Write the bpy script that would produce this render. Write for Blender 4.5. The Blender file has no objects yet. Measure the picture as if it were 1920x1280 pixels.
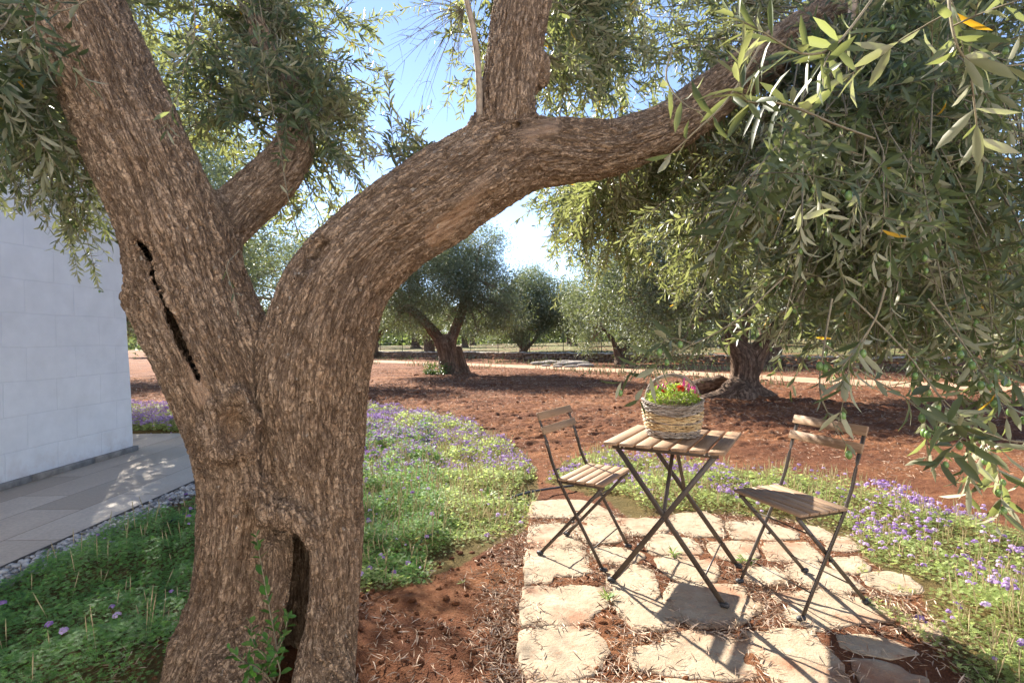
import bpy, math, random
import numpy as np
from mathutils import Matrix, Vector

# ------------------------------------------------------------------ camera
F_PX, PITCH, CAM_H, ROLL = 962.3, 0.0044, 1.2044, -0.0164
scn = bpy.context.scene
COL = scn.collection
cam = bpy.data.cameras.new('camera')
cam.sensor_width = 36.0
cam.lens = F_PX / 1920 * 36.0
cam.clip_start = 0.05
cam.clip_end = 2000
camo = bpy.data.objects.new('camera', cam)
COL.objects.link(camo)
scn.camera = camo
_c, _s = math.cos(PITCH), math.sin(PITCH)
_r = Matrix(((1, 0, 0), (0, -_s * -1, -_c), (0, 0, 0)))
fwd = Vector((0, _c, -_s)); up = Vector((0, _s, _c)); rt = Vector((1, 0, 0))
cr, sr = math.cos(ROLL), math.sin(ROLL)
# image x' = X cr - Y sr ; y' = X sr + Y cr  (y down)
rt2 = rt * cr + up * sr
up2 = up * cr - rt * sr
M = Matrix((rt2, up2, -fwd)).transposed().to_4x4()
M.translation = Vector((0, 0, CAM_H))
camo.matrix_world = M

# ------------------------------------------------------------------ light
SX, SY = 0.81, -1.27                       # shadow offset per metre of height
SUN_EL = math.atan(1 / math.hypot(SX, SY))
world = bpy.data.worlds.new('World')
scn.world = world
world.use_nodes = True
wn = world.node_tree
sky = wn.nodes.new('ShaderNodeTexSky')
sky.sky_type = 'NISHITA'
sky.sun_disc = False
sky.sun_elevation = SUN_EL
sky.sun_rotation = math.atan2(-SX, -SY)     # clockwise from +Y
sky.air_density = 0.8
sky.dust_density = 0.0
sky.ozone_density = 2.5
sky.altitude = 2500
wn.nodes['Background'].inputs['Strength'].default_value = 0.068
tint = wn.nodes.new('ShaderNodeMix'); tint.data_type = 'RGBA'; tint.blend_type = 'MULTIPLY'
tint.inputs[0].default_value = 1.0; tint.inputs[7].default_value = (1.04, .90, .82, 1)
wn.links.new(sky.outputs['Color'], tint.inputs[6])
wn.links.new(tint.outputs[2], wn.nodes['Background'].inputs['Color'])
sl = bpy.data.lights.new('sun', 'SUN')
sl.energy = 2.6
sl.angle = math.radians(0.5)
sl.color = (1.0, 0.93, 0.82)
slo = bpy.data.objects.new('sun', sl)
COL.objects.link(slo)
slo.rotation_euler = Vector((SX, SY, -1)).to_track_quat('-Z', 'Y').to_euler()
scn.view_settings.view_transform = 'Standard'
scn.view_settings.look = 'None'
scn.view_settings.exposure = 2.85
scn.view_settings.gamma = 1.0
scn.render.engine = 'CYCLES'
scn.cycles.use_denoising = True
scn.cycles.max_bounces = 8
scn.cycles.diffuse_bounces = 4
scn.cycles.sample_clamp_indirect = 6.0

rng = np.random.default_rng(7)
random.seed(7)

# ------------------------------------------------------------------ maths helpers
def un(px, py, z=0.0, d=None):
    """place on a height plane (or at a camera distance) read off the photograph"""
    X = px - 960.0; Y = py - 640.0
    c, s = math.cos(-ROLL), math.sin(-ROLL)
    X, Y = X * c - Y * s, X * s + Y * c
    x = X / F_PX; u = -Y / F_PX
    y = _c + _s * u; zz = -_s + _c * u
    if d is not None:
        return np.array([x * d, y * d, CAM_H + zz * d])
    t = (z - CAM_H) / zz
    return np.array([x * t, y * t, z])

def hashf(ix, iy, iz, seed=0):
    with np.errstate(over='ignore'):
        h = (ix.astype(np.uint32) * np.uint32(374761393) + iy.astype(np.uint32) * np.uint32(668265263)
             + iz.astype(np.uint32) * np.uint32(2147483647 - 1274126177) + np.uint32((seed * 974634321 + 12345) & 0xffffffff))
        h = (h ^ (h >> np.uint32(13))) * np.uint32(1274126177)
        h = (h ^ (h >> np.uint32(16))) * np.uint32(2246822519)
        h = h ^ (h >> np.uint32(15))
    return h.astype(np.float32) / np.float32(4294967295.0)

def vnoise(P, seed=0):
    P = np.asarray(P, np.float32)
    F = np.floor(P); f = P - F; f = f * f * (3 - 2 * f)
    I = F.astype(np.int64)
    out = 0
    for dx in (0, 1):
        wx = f[:, 0] if dx else 1 - f[:, 0]
        for dy in (0, 1):
            wy = f[:, 1] if dy else 1 - f[:, 1]
            for dz in (0, 1):
                wz = f[:, 2] if dz else 1 - f[:, 2]
                out = out + wx * wy * wz * hashf(I[:, 0] + dx, I[:, 1] + dy, I[:, 2] + dz, seed)
    return out * 2 - 1

def fbm(P, oct=4, seed=0, gain=.5):
    P = np.asarray(P, np.float32); a = 1; o = 0; t = 0
    for i in range(oct):
        o = o + a * vnoise(P * (2.03 ** i) + 17.3 * i, seed + i); t += a; a *= gain
    return o / t

def worley(P, seed=0):
    """F1, F2"""
    P = np.asarray(P, np.float32)
    F = np.floor(P); I = F.astype(np.int64)
    f1 = np.full(len(P), 9.0, np.float32); f2 = f1.copy()
    for dx in (-1, 0, 1):
        for dy in (-1, 0, 1):
            for dz in (-1, 0, 1):
                a, b, c = I[:, 0] + dx, I[:, 1] + dy, I[:, 2] + dz
                d = np.sqrt((F[:, 0] + dx + hashf(a, b, c, seed) - P[:, 0]) ** 2
                            + (F[:, 1] + dy + hashf(a, b, c, seed + 1) - P[:, 1]) ** 2
                            + (F[:, 2] + dz + hashf(a, b, c, seed + 2) - P[:, 2]) ** 2)
                m = d < f1
                f2 = np.where(m, f1, np.minimum(f2, d)); f1 = np.where(m, d, f1)
    return f1, f2

def sstep(a, b, x):
    t = np.clip((x - a) / (b - a), 0, 1)
    return t * t * (3 - 2 * t)

def inpoly(x, y, poly):
    r = np.zeros(len(x), bool); n = len(poly)
    for i in range(n):
        x1, y1 = poly[i][0], poly[i][1]; x2, y2 = poly[(i + 1) % n][0], poly[(i + 1) % n][1]
        if y1 == y2: continue
        c = ((y1 > y) != (y2 > y)) & (x < (x2 - x1) * (y - y1) / (y2 - y1) + x1)
        r ^= c
    return r

def seg_dist(x, y, pl):
    d = np.full(len(x), 1e9)
    for a, b in zip(pl[:-1], pl[1:]):
        ax, ay = a[0], a[1]; bx, by = b[0] - ax, b[1] - ay
        t = np.clip(((x - ax) * bx + (y - ay) * by) / (bx * bx + by * by + 1e-12), 0, 1)
        d = np.minimum(d, np.hypot(x - ax - t * bx, y - ay - t * by))
    return d

def nrm(v):
    return v / (np.linalg.norm(v, axis=-1, keepdims=True) + 1e-9)

def catmull(P, k=4):
    P = np.asarray(P, float); n = len(P)
    Q = np.vstack([2 * P[0] - P[1], P, 2 * P[-1] - P[-2]])
    out = []
    for i in range(n - 1):
        p0, p1, p2, p3 = Q[i:i + 4]
        for j in range(k):
            t = j / k
            out.append(.5 * ((2 * p1) + (p2 - p0) * t + (2 * p0 - 5 * p1 + 4 * p2 - p3) * t * t + (3 * p1 - p0 - 3 * p2 + p3) * t ** 3))
    out.append(P[-1])
    return np.array(out)

# ------------------------------------------------------------------ object helpers
def mk(name, V, faces, mat=None, parent=None, attrs=None, smooth=True, midx=None):
    """faces: list of int arrays (n,3)/(n,4)"""
    V = np.asarray(V, np.float32)
    faces = [np.asarray(f, np.int32) for f in faces if len(f)]
    me = bpy.data.meshes.new(name)
    nl = sum(f.size for f in faces); npoly = sum(len(f) for f in faces)
    me.vertices.add(len(V)); me.vertices.foreach_set('co', V.ravel())
    me.loops.add(nl); me.loops.foreach_set('vertex_index', np.concatenate([f.ravel() for f in faces]))
    me.polygons.add(npoly)
    tot = np.concatenate([np.full(len(f), f.shape[1], np.int32) for f in faces])
    st = np.concatenate([[0], np.cumsum(tot)[:-1]]).astype(np.int32)
    me.polygons.foreach_set('loop_start', st)
    if smooth: me.polygons.foreach_set('use_smooth', np.ones(npoly, bool))
    if midx is not None: me.polygons.foreach_set('material_index', np.concatenate(midx).astype(np.int32))
    me.update(calc_edges=True)
    for k, v in (attrs or {}).items():
        v = np.asarray(v, np.float32)
        a = me.attributes.new(k, 'FLOAT' if v.ndim == 1 else 'FLOAT_VECTOR', 'POINT')
        a.data.foreach_set('value' if v.ndim == 1 else 'vector', v.ravel())
    for m in (mat if isinstance(mat, (list, tuple)) else [mat]):
        if m: me.materials.append(m)
    o = bpy.data.objects.new(name, me)
    COL.objects.link(o)
    if parent: o.parent = parent
    return o

def tag(o, label=None, cat=None, group=None, kind=None):
    if label: o['label'] = label
    if cat: o['category'] = cat
    if group: o['group'] = group
    if kind: o['kind'] = kind
    return o

def thing(name, label, cat, loc=(0, 0, 0), rz=0, group=None):
    o = bpy.data.objects.new(name, None); COL.objects.link(o)
    o.location = loc; o.rotation_euler = (0, 0, rz)
    o.empty_display_size = .1
    return tag(o, label, cat, group)

class MB:
    def __init__(s): s.V = []; s.F3 = []; s.F4 = []; s.n = 0; s.A = {}
    def add(s, V, f4=None, f3=None, **at):
        V = np.asarray(V, np.float32).reshape(-1, 3)
        if f4 is not None and len(f4): s.F4.append(np.asarray(f4) + s.n)
        if f3 is not None and len(f3): s.F3.append(np.asarray(f3) + s.n)
        s.V.append(V); s.n += len(V)
        for k, v in at.items():
            s.A.setdefault(k, []).append(np.broadcast_to(np.asarray(v, np.float32), (len(V),)) if np.ndim(v) < 2 else v)
    def build(s, name, mat, parent=None, smooth=False):
        fs = []
        if s.F4: fs.append(np.vstack(s.F4))
        if s.F3: fs.append(np.vstack(s.F3))
        return mk(name, np.vstack(s.V), fs, mat, parent, {k: np.concatenate(v) for k, v in s.A.items()}, smooth)

def tubes(P, R, k=6, cap=True):
    """P (n,m,3), R (n,m) -> V, F4"""
    P = np.asarray(P, float); R = np.asarray(R, float)
    n, m, _ = P.shape
    T = np.empty_like(P); T[:, 1:-1] = P[:, 2:] - P[:, :-2]; T[:, 0] = P[:, 1] - P[:, 0]; T[:, -1] = P[:, -1] - P[:, -2]
    T = nrm(T)
    ref = np.zeros((n, 3)); ov = nrm(P[:, -1] - P[:, 0])
    ref[:, 2] = 1; par = np.abs(ov[:, 2]) > .75; ref[par] = (1, 0, .03)
    U = nrm(np.cross(T, ref[:, None, :])); W = np.cross(T, U)
    a = np.linspace(0, 2 * np.pi, k, endpoint=False)
    V = P[:, :, None, :] + R[:, :, None, None] * (U[:, :, None, :] * np.cos(a)[None, None, :, None] + W[:, :, None, :] * np.sin(a)[None, None, :, None])
    base = (np.arange(n) * m * k)[:, None, None]
    i = np.arange(m - 1)[None, :, None] * k; j = np.arange(k)[None, None, :]; j2 = (j + 1) % k
    F = np.stack(np.broadcast_arrays(base + i + j, base + i + j2, base + i + k + j2, base + i + k + j), -1).reshape(-1, 4)
    return V.reshape(-1, 3), F

def tube1(mb, pts, r, k=8, smooth_k=0, **at):
    P = np.asarray(pts, float)
    if smooth_k: P = catmull(P, smooth_k)
    m = len(P); R = np.broadcast_to(r, (m,)) if np.ndim(r) == 0 else np.interp(np.linspace(0, 1, m), np.linspace(0, 1, len(r)), r)
    P = np.vstack([P[:1], P, P[-1:]]); P[0] -= 1e-4 * nrm(P[2] - P[1]); P[-1] += 1e-4 * nrm(P[-2] - P[-3])
    R = np.concatenate([[1e-4], R, [1e-4]])
    V, Fq = tubes(P[None], R[None], k)
    mb.add(V, Fq, **at)

def box(mb, c, size, R=None, bev=0.0, **at):
    """bevelled box: chamfered via 24 verts"""
    hx, hy, hz = [s / 2 for s in size]; b = bev
    vs = []; 
    if b <= 0:
        V = np.array([(x, y, z) for x in (-hx, hx) for y in (-hy, hy) for z in (-hz, hz)])
        F4 = [(0, 1, 3, 2), (4, 6, 7, 5), (0, 4, 5, 1), (2, 3, 7, 6), (0, 2, 6, 4), (1, 5, 7, 3)]
        F3 = []
    else:
        V = []; idx = {}
        for x in (-1, 1):
            for y in (-1, 1):
                for z in (-1, 1):
                    for ax in range(3):
                        p = [x * (hx - b), y * (hy - b), z * (hz - b)]
                        p[ax] = (x * hx, y * hy, z * hz)[ax]
                        idx[(x, y, z, ax)] = len(V); V.append(p)
        V = np.array(V); F4 = []; F3 = []
        for ax in range(3):
            o = [a for a in range(3) if a != ax]
            for s_ in (-1, 1):
                q = []
                for (u, v) in ((-1, -1), (1, -1), (1, 1), (-1, 1)):
                    k = [0, 0, 0]; k[ax] = s_; k[o[0]] = u; k[o[1]] = v
                    q.append(idx[(k[0], k[1], k[2], ax)])
                F4.append(q)
        for ax in range(3):
            o = [a for a in range(3) if a != ax]
            for u in (-1, 1):
                for v in (-1, 1):
                    k0 = [0, 0, 0]; k0[ax] = -1; k0[o[0]] = u; k0[o[1]] = v
                    k1 = list(k0); k1[ax] = 1
                    F4.append([idx[(*k0, o[0])], idx[(*k1, o[0])], idx[(*k1, o[1])], idx[(*k0, o[1])]])
        for x in (-1, 1):
            for y in (-1, 1):
                for z in (-1, 1):
                    F3.append([idx[(x, y, z, 0)], idx[(x, y, z, 1)], idx[(x, y, z, 2)]])
        # orient faces outward
        def fix(fl):
            out = []
            for f in fl:
                p = V[list(f)]; nn = np.cross(p[1] - p[0], p[2] - p[0])
                out.append(list(f) if nn @ p.mean(0) > 0 else list(f)[::-1])
            return out
        F4 = fix(F4); F3 = fix(F3)
    if R is not None: V = V @ np.asarray(R).T
    mb.add(V + np.asarray(c), F4, F3, **at)

def bar(mb, a, b, w, t, wdir, bev=0.001, **at):
    """flat bar from a to b, width w along wdir, thickness t"""
    a = np.asarray(a, float); b = np.asarray(b, float)
    d = b - a; L = np.linalg.norm(d); d /= L
    wd = np.asarray(wdir, float); wd = wd - d * (wd @ d); wd /= np.linalg.norm(wd)
    n = np.cross(d, wd)
    R = np.stack([d, wd, n], 1)
    box(mb, (a + b) / 2, (L, w, t), R, bev, **at)

def ribbon(mb, pts, wdirs, w, t, **at):
    """swept flat bar: wdirs gives the wide direction at each point"""
    P = np.asarray(pts, float); T = nrm(np.gradient(P, axis=0)); W_ = np.asarray(wdirs, float)
    W_ = nrm(W_ - T * (W_ * T).sum(1, keepdims=True)); N_ = np.cross(T, W_)
    c = .0012; prof = [(-w / 2 + c, -t / 2), (w / 2 - c, -t / 2), (w / 2, -t / 2 + c), (w / 2, t / 2 - c), (w / 2 - c, t / 2), (-w / 2 + c, t / 2), (-w / 2, t / 2 - c), (-w / 2, -t / 2 + c)]
    V_ = np.stack([P + W_ * a + N_ * b for a, b in prof], 1).reshape(-1, 3); m = len(P); k = 8
    F4 = [(i * k + j, i * k + (j + 1) % k, (i + 1) * k + (j + 1) % k, (i + 1) * k + j) for i in range(m - 1) for j in range(k)]
    V_ = np.vstack([V_, P[:1], P[-1:]])
    F3 = [(m * k, (j + 1) % k, j) for j in range(k)] + [(m * k + 1, (m - 1) * k + j, (m - 1) * k + (j + 1) % k) for j in range(k)]
    mb.add(V_, F4, F3, **at)

# ------------------------------------------------------------------ materials
class NT:
    def __init__(s, name):
        s.m = bpy.data.materials.new(name); s.m.use_nodes = True
        s.t = s.m.node_tree; s.b = s.t.nodes['Principled BSDF']; s.out = s.t.nodes['Material Output']
    def n(s, typ, **kw):
        nd = s.t.nodes.new('ShaderNode' + typ)
        for k, v in kw.items():
            if k.startswith('_'): setattr(nd, k[1:], v)
            else:
                key = k.replace('__', ' ')
                s.set(nd.inputs[int(key[1:])] if key[0] == 'i' and key[1:].isdigit() else nd.inputs[key], v)
        return nd
    def set(s, sock, v):
        if isinstance(v, bpy.types.NodeSocket): s.t.links.new(v, sock)
        elif isinstance(v, bpy.types.Node): s.t.links.new(v.outputs[0], sock)
        else:
            if isinstance(v, (tuple, list)) and len(v) == 3 and sock.type == 'RGBA': v = (*v, 1)
            sock.default_value = v
    def mix(s, fac, a, b, typ='MIX'):
        nd = s.t.nodes.new('ShaderNodeMix'); nd.data_type = 'RGBA'; nd.blend_type = typ
        s.set(nd.inputs[0], fac); s.set(nd.inputs[6], a); s.set(nd.inputs[7], b)
        return nd.outputs[2]
    def ramp(s, fac, stops):
        nd = s.t.nodes.new('ShaderNodeValToRGB'); cr_ = nd.color_ramp
        while len(cr_.elements) > 1: cr_.elements.remove(cr_.elements[0])
        for i, (p, c) in enumerate(stops):
            e = cr_.elements[0] if i == 0 else cr_.elements.new(p)
            e.position = p; e.color = (*c, 1) if len(c) == 3 else c
        s.set(nd.inputs[0], fac); return nd.outputs[0]
    def math(s, op, a, b=0.0, c=None, clamp=False):
        nd = s.t.nodes.new('ShaderNodeMath'); nd.operation = op; nd.use_clamp = clamp
        s.set(nd.inputs[0], a); s.set(nd.inputs[1], b)
        if c is not None: s.set(nd.inputs[2], c)
        return nd.outputs[0]
    def vmul(s, v, sc):
        nd = s.t.nodes.new('ShaderNodeVectorMath'); nd.operation = 'MULTIPLY'
        s.set(nd.inputs[0], v); nd.inputs[1].default_value = sc if isinstance(sc, tuple) else (sc,) * 3
        return nd.outputs[0]
    def noise(s, vec, scale, detail=4, rough=.55, dist=0):
        nd = s.t.nodes.new('ShaderNodeTexNoise'); s.set(nd.inputs['Vector'], vec)
        nd.inputs['Scale'].default_value = scale; nd.inputs['Detail'].default_value = detail
        nd.inputs['Roughness'].default_value = rough; nd.inputs['Distortion'].default_value = dist
        return nd.outputs[0]
    def vor(s, vec, scale, feat='F1', out=0, rnd=1):
        nd = s.t.nodes.new('ShaderNodeTexVoronoi'); nd.feature = feat; s.set(nd.inputs['Vector'], vec)
        nd.inputs['Scale'].default_value = scale; nd.inputs['Randomness'].default_value = rnd
        return nd.outputs[out]
    def bump(s, h, strength=.5, dist=.01, normal=None):
        nd = s.t.nodes.new('ShaderNodeBump'); s.set(nd.inputs['Height'], h)
        nd.inputs['Strength'].default_value = strength; nd.inputs['Distance'].default_value = dist
        if normal is not None: s.set(nd.inputs['Normal'], normal)
        return nd.outputs[0]
    def attr(s, name, vec=False):
        nd = s.t.nodes.new('ShaderNodeAttribute'); nd.attribute_name = name
        return nd.outputs['Vector'] if vec else nd.outputs['Fac']
    def obj(s): return s.t.nodes.new('ShaderNodeTexCoord').outputs['Object']
    def fin(s, col=None, rough=None, normal=None, spec=None, metal=None):
        if col is not None: s.set(s.b.inputs['Base Color'], col)
        if rough is not None: s.set(s.b.inputs['Roughness'], rough)
        if normal is not None: s.set(s.b.inputs['Normal'], normal)
        if spec is not None: s.set(s.b.inputs['Specular IOR Level'], spec)
        if metal is not None: s.set(s.b.inputs['Metallic'], metal)
        return s.m

def mat_bark(name, attr=True, tint=(1, 1, 1), sc=1.0):
    t = NT(name)
    if attr:
        g = t.attr('grain', True)
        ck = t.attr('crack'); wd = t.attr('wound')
    else:
        g = t.vmul(t.obj(), (1, 1, .35)); ck = None
    def C(c): return tuple(a * b for a, b in zip(c, tint))
    n1 = t.noise(g, 9 * sc, 5, .6)
    n2 = t.noise(g, 60 * sc, 5, .65)
    wn_ = t.t.nodes.new('ShaderNodeTexNoise'); t.set(wn_.inputs['Vector'], g); wn_.inputs['Scale'].default_value = 40 * sc; wn_.inputs['Detail'].default_value = 3
    wa = t.t.nodes.new('ShaderNodeVectorMath'); wa.operation = 'MULTIPLY_ADD'; t.set(wa.inputs[0], wn_.outputs['Color']); wa.inputs[1].default_value = (.03 / sc,) * 3; t.set(wa.inputs[2], t.vmul(g, (1, 1, .5)))
    v = t.vor(wa.outputs[0], 150 * sc, 'F1', 1)
    sep = t.t.nodes.new('ShaderNodeSeparateColor'); t.set(sep.inputs[0], v)
    base = t.ramp(n1, [(.25, C((.41, .27, .16))), (.5, C((.53, .37, .235))), (.8, C((.61, .45, .305)))])
    big_ = t.ramp(t.noise(t.obj(), 3.2 * (1 if attr and sc == 1.0 else .4), 4, .6, .4), [(.36, (1, 1, 1)), (.56, (0, 0, 0))])
    base = t.mix(t.math('MULTIPLY', big_, .42), base, C((.30, .215, .15)))
    grey_ = t.ramp(t.noise(t.obj(), 1.7, 5, .7, .3), [(.52, (0, 0, 0)), (.68, (.25, .25, .25))])
    base = t.mix(grey_, base, C((.50, .44, .36)))
    base = t.mix(t.math('MULTIPLY', sep.outputs[0], .12), base, C((.62, .46, .30)))
    base = t.mix(t.ramp(n2, [(.32, (.7, .7, .7)), (.5, (0, 0, 0))]), base, C((.26, .155, .085)))
    hgt = t.math('ADD', t.math('MULTIPLY', n2, .5), t.math('MULTIPLY', sep.outputs[0], .3))
    if attr:
        base = t.mix(t.math('MULTIPLY', ck, .5), base, C((.14, .085, .05)))  # shade of deep cracks mixed into the bark colour
        st = t.noise(t.vmul(g, (1, 1, .25)), 70, 4, .6)
        wood = t.ramp(st, [(.3, C((.14, .085, .05))), (.5, C((.32, .205, .125))), (.75, C((.46, .325, .21)))])
        base = t.mix(wd, base, wood)
        lich = t.noise(t.obj(), 38, 2, .5)
        base = t.mix(t.ramp(lich, [(.70, (0, 0, 0)), (.73, (.75, .75, .75))]), base, C((.50, .44, .35)))
        e = t.vor(wa.outputs[0], 150 * sc, 'DISTANCE_TO_EDGE')
        def fiss(sv, scale, wid, off):
            vv = t.t.nodes.new('ShaderNodeVectorMath'); vv.operation = 'ADD'; t.set(vv.inputs[0], t.vmul(g, sv)); vv.inputs[1].default_value = (off, off, off)
            nn = t.noise(vv.outputs[0], scale * sc, 4, .62, .5)
            return t.ramp(t.math('ABSOLUTE', t.math('SUBTRACT', nn, .5)), [(0, (1, 1, 1)), (wid, (0, 0, 0))])
        fa = fiss((1, 1, .10), 40, .036, 0); fb = fiss((1, 1, .16), 80, .036, 3.1); fc = fiss((.5, .5, 1), 50, .018, 7.7)
        nw = t.math('SUBTRACT', 1.0, wd)
        fis = t.math('MULTIPLY', t.math('MAXIMUM', t.math('MAXIMUM', fa, t.math('MULTIPLY', fb, .75)), t.math('MULTIPLY', fc, .45)), nw)
        base = t.mix(t.math('MULTIPLY', fis, .78), base, C((.12, .07, .04)))  # fissure shade put into the colour too
        hgt = t.math('ADD', hgt, t.math('MULTIPLY', t.math('MINIMUM', e, .25), 1.0))
        hgt = t.math('SUBTRACT', hgt, t.math('MULTIPLY', fis, 1.1))
    return t.fin(base, .88, t.bump(hgt, 1.0, .008 / sc if attr else .05), .25)

def mat_leaf(name, top=((.028, .052, .022), (.055, .090, .040)), under=(.22, .225, .145), trans=(.30, .36, .06), yellow=.988, tw=.28, rough=.42):
    t = NT(name)
    r = t.attr('rnd')
    geo = t.t.nodes.new('ShaderNodeNewGeometry')
    c = t.ramp(r, [(0, top[0]), (.8, top[1]), (.96, tuple(a * 1.35 for a in top[1]))])
    c = t.mix(geo.outputs['Backfacing'], c, under)
    yl = t.math('GREATER_THAN', r, yellow)
    c = t.mix(yl, c, (.62, .36, .03))
    t.fin(c, rough, None, .45)
    tr = t.t.nodes.new('ShaderNodeBsdfTranslucent')
    tc = t.mix(yl, t.mix(r, tuple(a * .8 for a in trans), trans), (.8, .45, .03))
    t.set(tr.inputs['Color'], tc)
    mx = t.t.nodes.new('ShaderNodeMixShader'); mx.inputs[0].default_value = tw
    t.t.links.new(t.b.outputs[0], mx.inputs[1]); t.t.links.new(tr.outputs[0], mx.inputs[2])
    t.t.links.new(mx.outputs[0], t.out.inputs['Surface'])
    return t.m

def simple(name, col, rough=.6, spec=.3, nscale=30, namt=.35, bump=0, stretch=(1, 1, 1), metal=0):
    t = NT(name)
    v = t.vmul(t.obj(), stretch)
    n = t.noise(v, nscale, 4, .6)
    dk = tuple(a * (1 - namt) for a in col); lt = tuple(min(1, a * (1 + namt)) for a in col)
    c = t.ramp(n, [(.3, dk), (.7, lt)])
    return t.fin(c, rough, t.bump(n, .6, bump) if bump else None, spec, metal)

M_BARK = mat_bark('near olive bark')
M_BARK_FAR = mat_bark('grove bark', False, (.62, .62, .66), .12)
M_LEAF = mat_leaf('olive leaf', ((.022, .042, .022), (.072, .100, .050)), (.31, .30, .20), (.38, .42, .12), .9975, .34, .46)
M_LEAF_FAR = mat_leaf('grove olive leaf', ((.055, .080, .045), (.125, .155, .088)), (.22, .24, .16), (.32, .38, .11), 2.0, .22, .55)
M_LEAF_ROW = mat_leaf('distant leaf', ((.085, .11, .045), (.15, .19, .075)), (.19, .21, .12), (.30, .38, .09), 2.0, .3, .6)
M_TWIG = simple('twig bark', (.20, .17, .11), .8, .2, 60, .3)
M_OLIVE = simple('green olive', (.13, .22, .06), .35, .5, 40, .2)

# ------------------------------------------------------------------ signed distance trunks
def sdf_mesh(chains, lo, hi, h, k=.04, carve=(), add=(), pad=.12):
    """chains: list of arrays (n,4) x,y,z,r ; carve: list of (a,b,ra,rb,ksm)"""
    lo = np.array(lo, float); hi = np.array(hi, float)
    n = np.ceil((hi - lo) / h).astype(int) + 1
    D = np.full(n, 1.0, np.float32)
    ax = [lo[i] + h * np.arange(n[i]) for i in range(3)]
    def region(p0, p1, m):
        a = np.minimum(p0, p1) - m; b = np.maximum(p0, p1) + m
        i0 = np.clip(np.floor((a - lo) / h).astype(int), 0, n); i1 = np.clip(np.ceil((b - lo) / h).astype(int) + 1, 0, n)
        return tuple(slice(i0[i], i1[i]) for i in range(3))
    def cone(sl_, a, b, ra, rb):
        X = ax[0][sl_[0]][:, None, None].astype(np.float32) - a[0]; Y = ax[1][sl_[1]][None, :, None].astype(np.float32) - a[1]; Z = ax[2][sl_[2]][None, None, :].astype(np.float32) - a[2]
        d = b - a; L2 = d @ d + 1e-9
        t = np.clip((X * d[0] + Y * d[1] + Z * d[2]) / L2, 0, 1)
        return np.sqrt((X - t * d[0]) ** 2 + (Y - t * d[1]) ** 2 + (Z - t * d[2]) ** 2) - (ra + (rb - ra) * t)
    def smin(a, b, k_):
        hh = np.clip(.5 + .5 * (b - a) / k_, 0, 1)
        return b + (a - b) * hh - k_ * hh * (1 - hh)
    for C in chains:
        E_ = np.full(n, 1.0, np.float32)
        for p, q in zip(C[:-1], C[1:]):
            s_ = region(p[:3], q[:3], max(p[3], q[3]) + pad)
            if min(x.stop - x.start for x in s_) <= 0: continue
            E_[s_] = np.minimum(E_[s_], cone(s_, p[:3], q[:3], p[3], q[3]))
        D = smin(D, E_, k)
    E_ = None
    for (a, b, ra, rb, kk) in add:
        s_ = region(a, b, max(ra, rb) + pad); D[s_] = smin(D[s_], cone(s_, np.array(a), np.array(b), ra, rb), kk)
    for (a, b, ra, rb, kk) in carve:
        s_ = region(a, b, max(ra, rb) + pad)
        D[s_] = -smin(-D[s_], cone(s_, np.array(a), np.array(b), ra, rb), kk)
    # surface nets
    S = D < 0
    c = np.zeros(tuple(n - 1), np.int8)
    for dx in (0, 1):
        for dy in (0, 1):
            for dz in (0, 1):
                c += S[dx:n[0] - 1 + dx, dy:n[1] - 1 + dy, dz:n[2] - 1 + dz]
    act = np.argwhere((c > 0) & (c < 8))
    idx = np.full(tuple(n - 1), -1, np.int32); idx[tuple(act.T)] = np.arange(len(act))
    acc = np.zeros((len(act), 3)); cnt = np.zeros(len(act))
    corners = [(i, j, l) for i in (0, 1) for j in (0, 1) for l in (0, 1)]
    val = {cc: D[act[:, 0] + cc[0], act[:, 1] + cc[1], act[:, 2] + cc[2]] for cc in corners}
    for a in corners:
        for x in range(3):
            if a[x] == 0:
                b = list(a); b[x] = 1; b = tuple(b)
                va, vb = val[a], val[b]; m = (va < 0) != (vb < 0)
                t = np.where(m, va / (va - vb + 1e-12), 0)
                p = np.array(a, float)[None] + t[:, None] * (np.array(b) - np.array(a))[None]
                acc += p * m[:, None]; cnt += m
    V = lo + h * (act + acc / cnt[:, None])
    F = []
    for x in range(3):
        u, v = (x + 1) % 3, (x + 2) % 3
        sl0 = [slice(1, n[i] - 1) for i in range(3)]; sl1 = list(sl0)
        sl0[x] = slice(0, n[x] - 1); sl1[x] = slice(1, n[x])
        A = S[tuple(sl0)]; B = S[tuple(sl1)]
        for flip, mm in ((False, A & ~B), (True, ~A & B)):
            e = np.argwhere(mm)
            if not len(e): continue
            off = np.array([1, 1, 1]); off[x] = 0; e = e + off
            q = []
            for (du, dv) in ((1, 1), (0, 1), (0, 0), (1, 0)):
                ee = e.copy(); ee[:, u] -= du; ee[:, v] -= dv
                q.append(idx[tuple(ee.T)])
            q = np.stack(q, 1)
            F.append(q[:, ::-1] if flip else q)
    F = np.vstack(F)
    F = F[(F >= 0).all(1)]
    return V, F

def vnormals(V, F):
    N = np.zeros_like(V)
    fn = np.cross(V[F[:, 2]] - V[F[:, 0]], V[F[:, 3]] - V[F[:, 1]])
    for i in range(4):
        for a in range(3): N[:, a] += np.bincount(F[:, i], fn[:, a], len(V))
    return nrm(N)

def smooth_mesh(V, F, it=3, lam=.5):
    n = len(V)
    deg = np.zeros(n)
    for i in range(4): deg += np.bincount(F[:, i], minlength=n)
    for _ in range(it):
        A = np.zeros_like(V)
        for i in range(4):
            j = (i + 1) % 4; l = (i + 3) % 4
            for a in range(3): A[:, a] += np.bincount(F[:, i], V[F[:, j], a] + V[F[:, l], a], n)
        V = V + lam * (A / (2 * deg[:, None] + 1e-9) - V)
    return V

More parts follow.
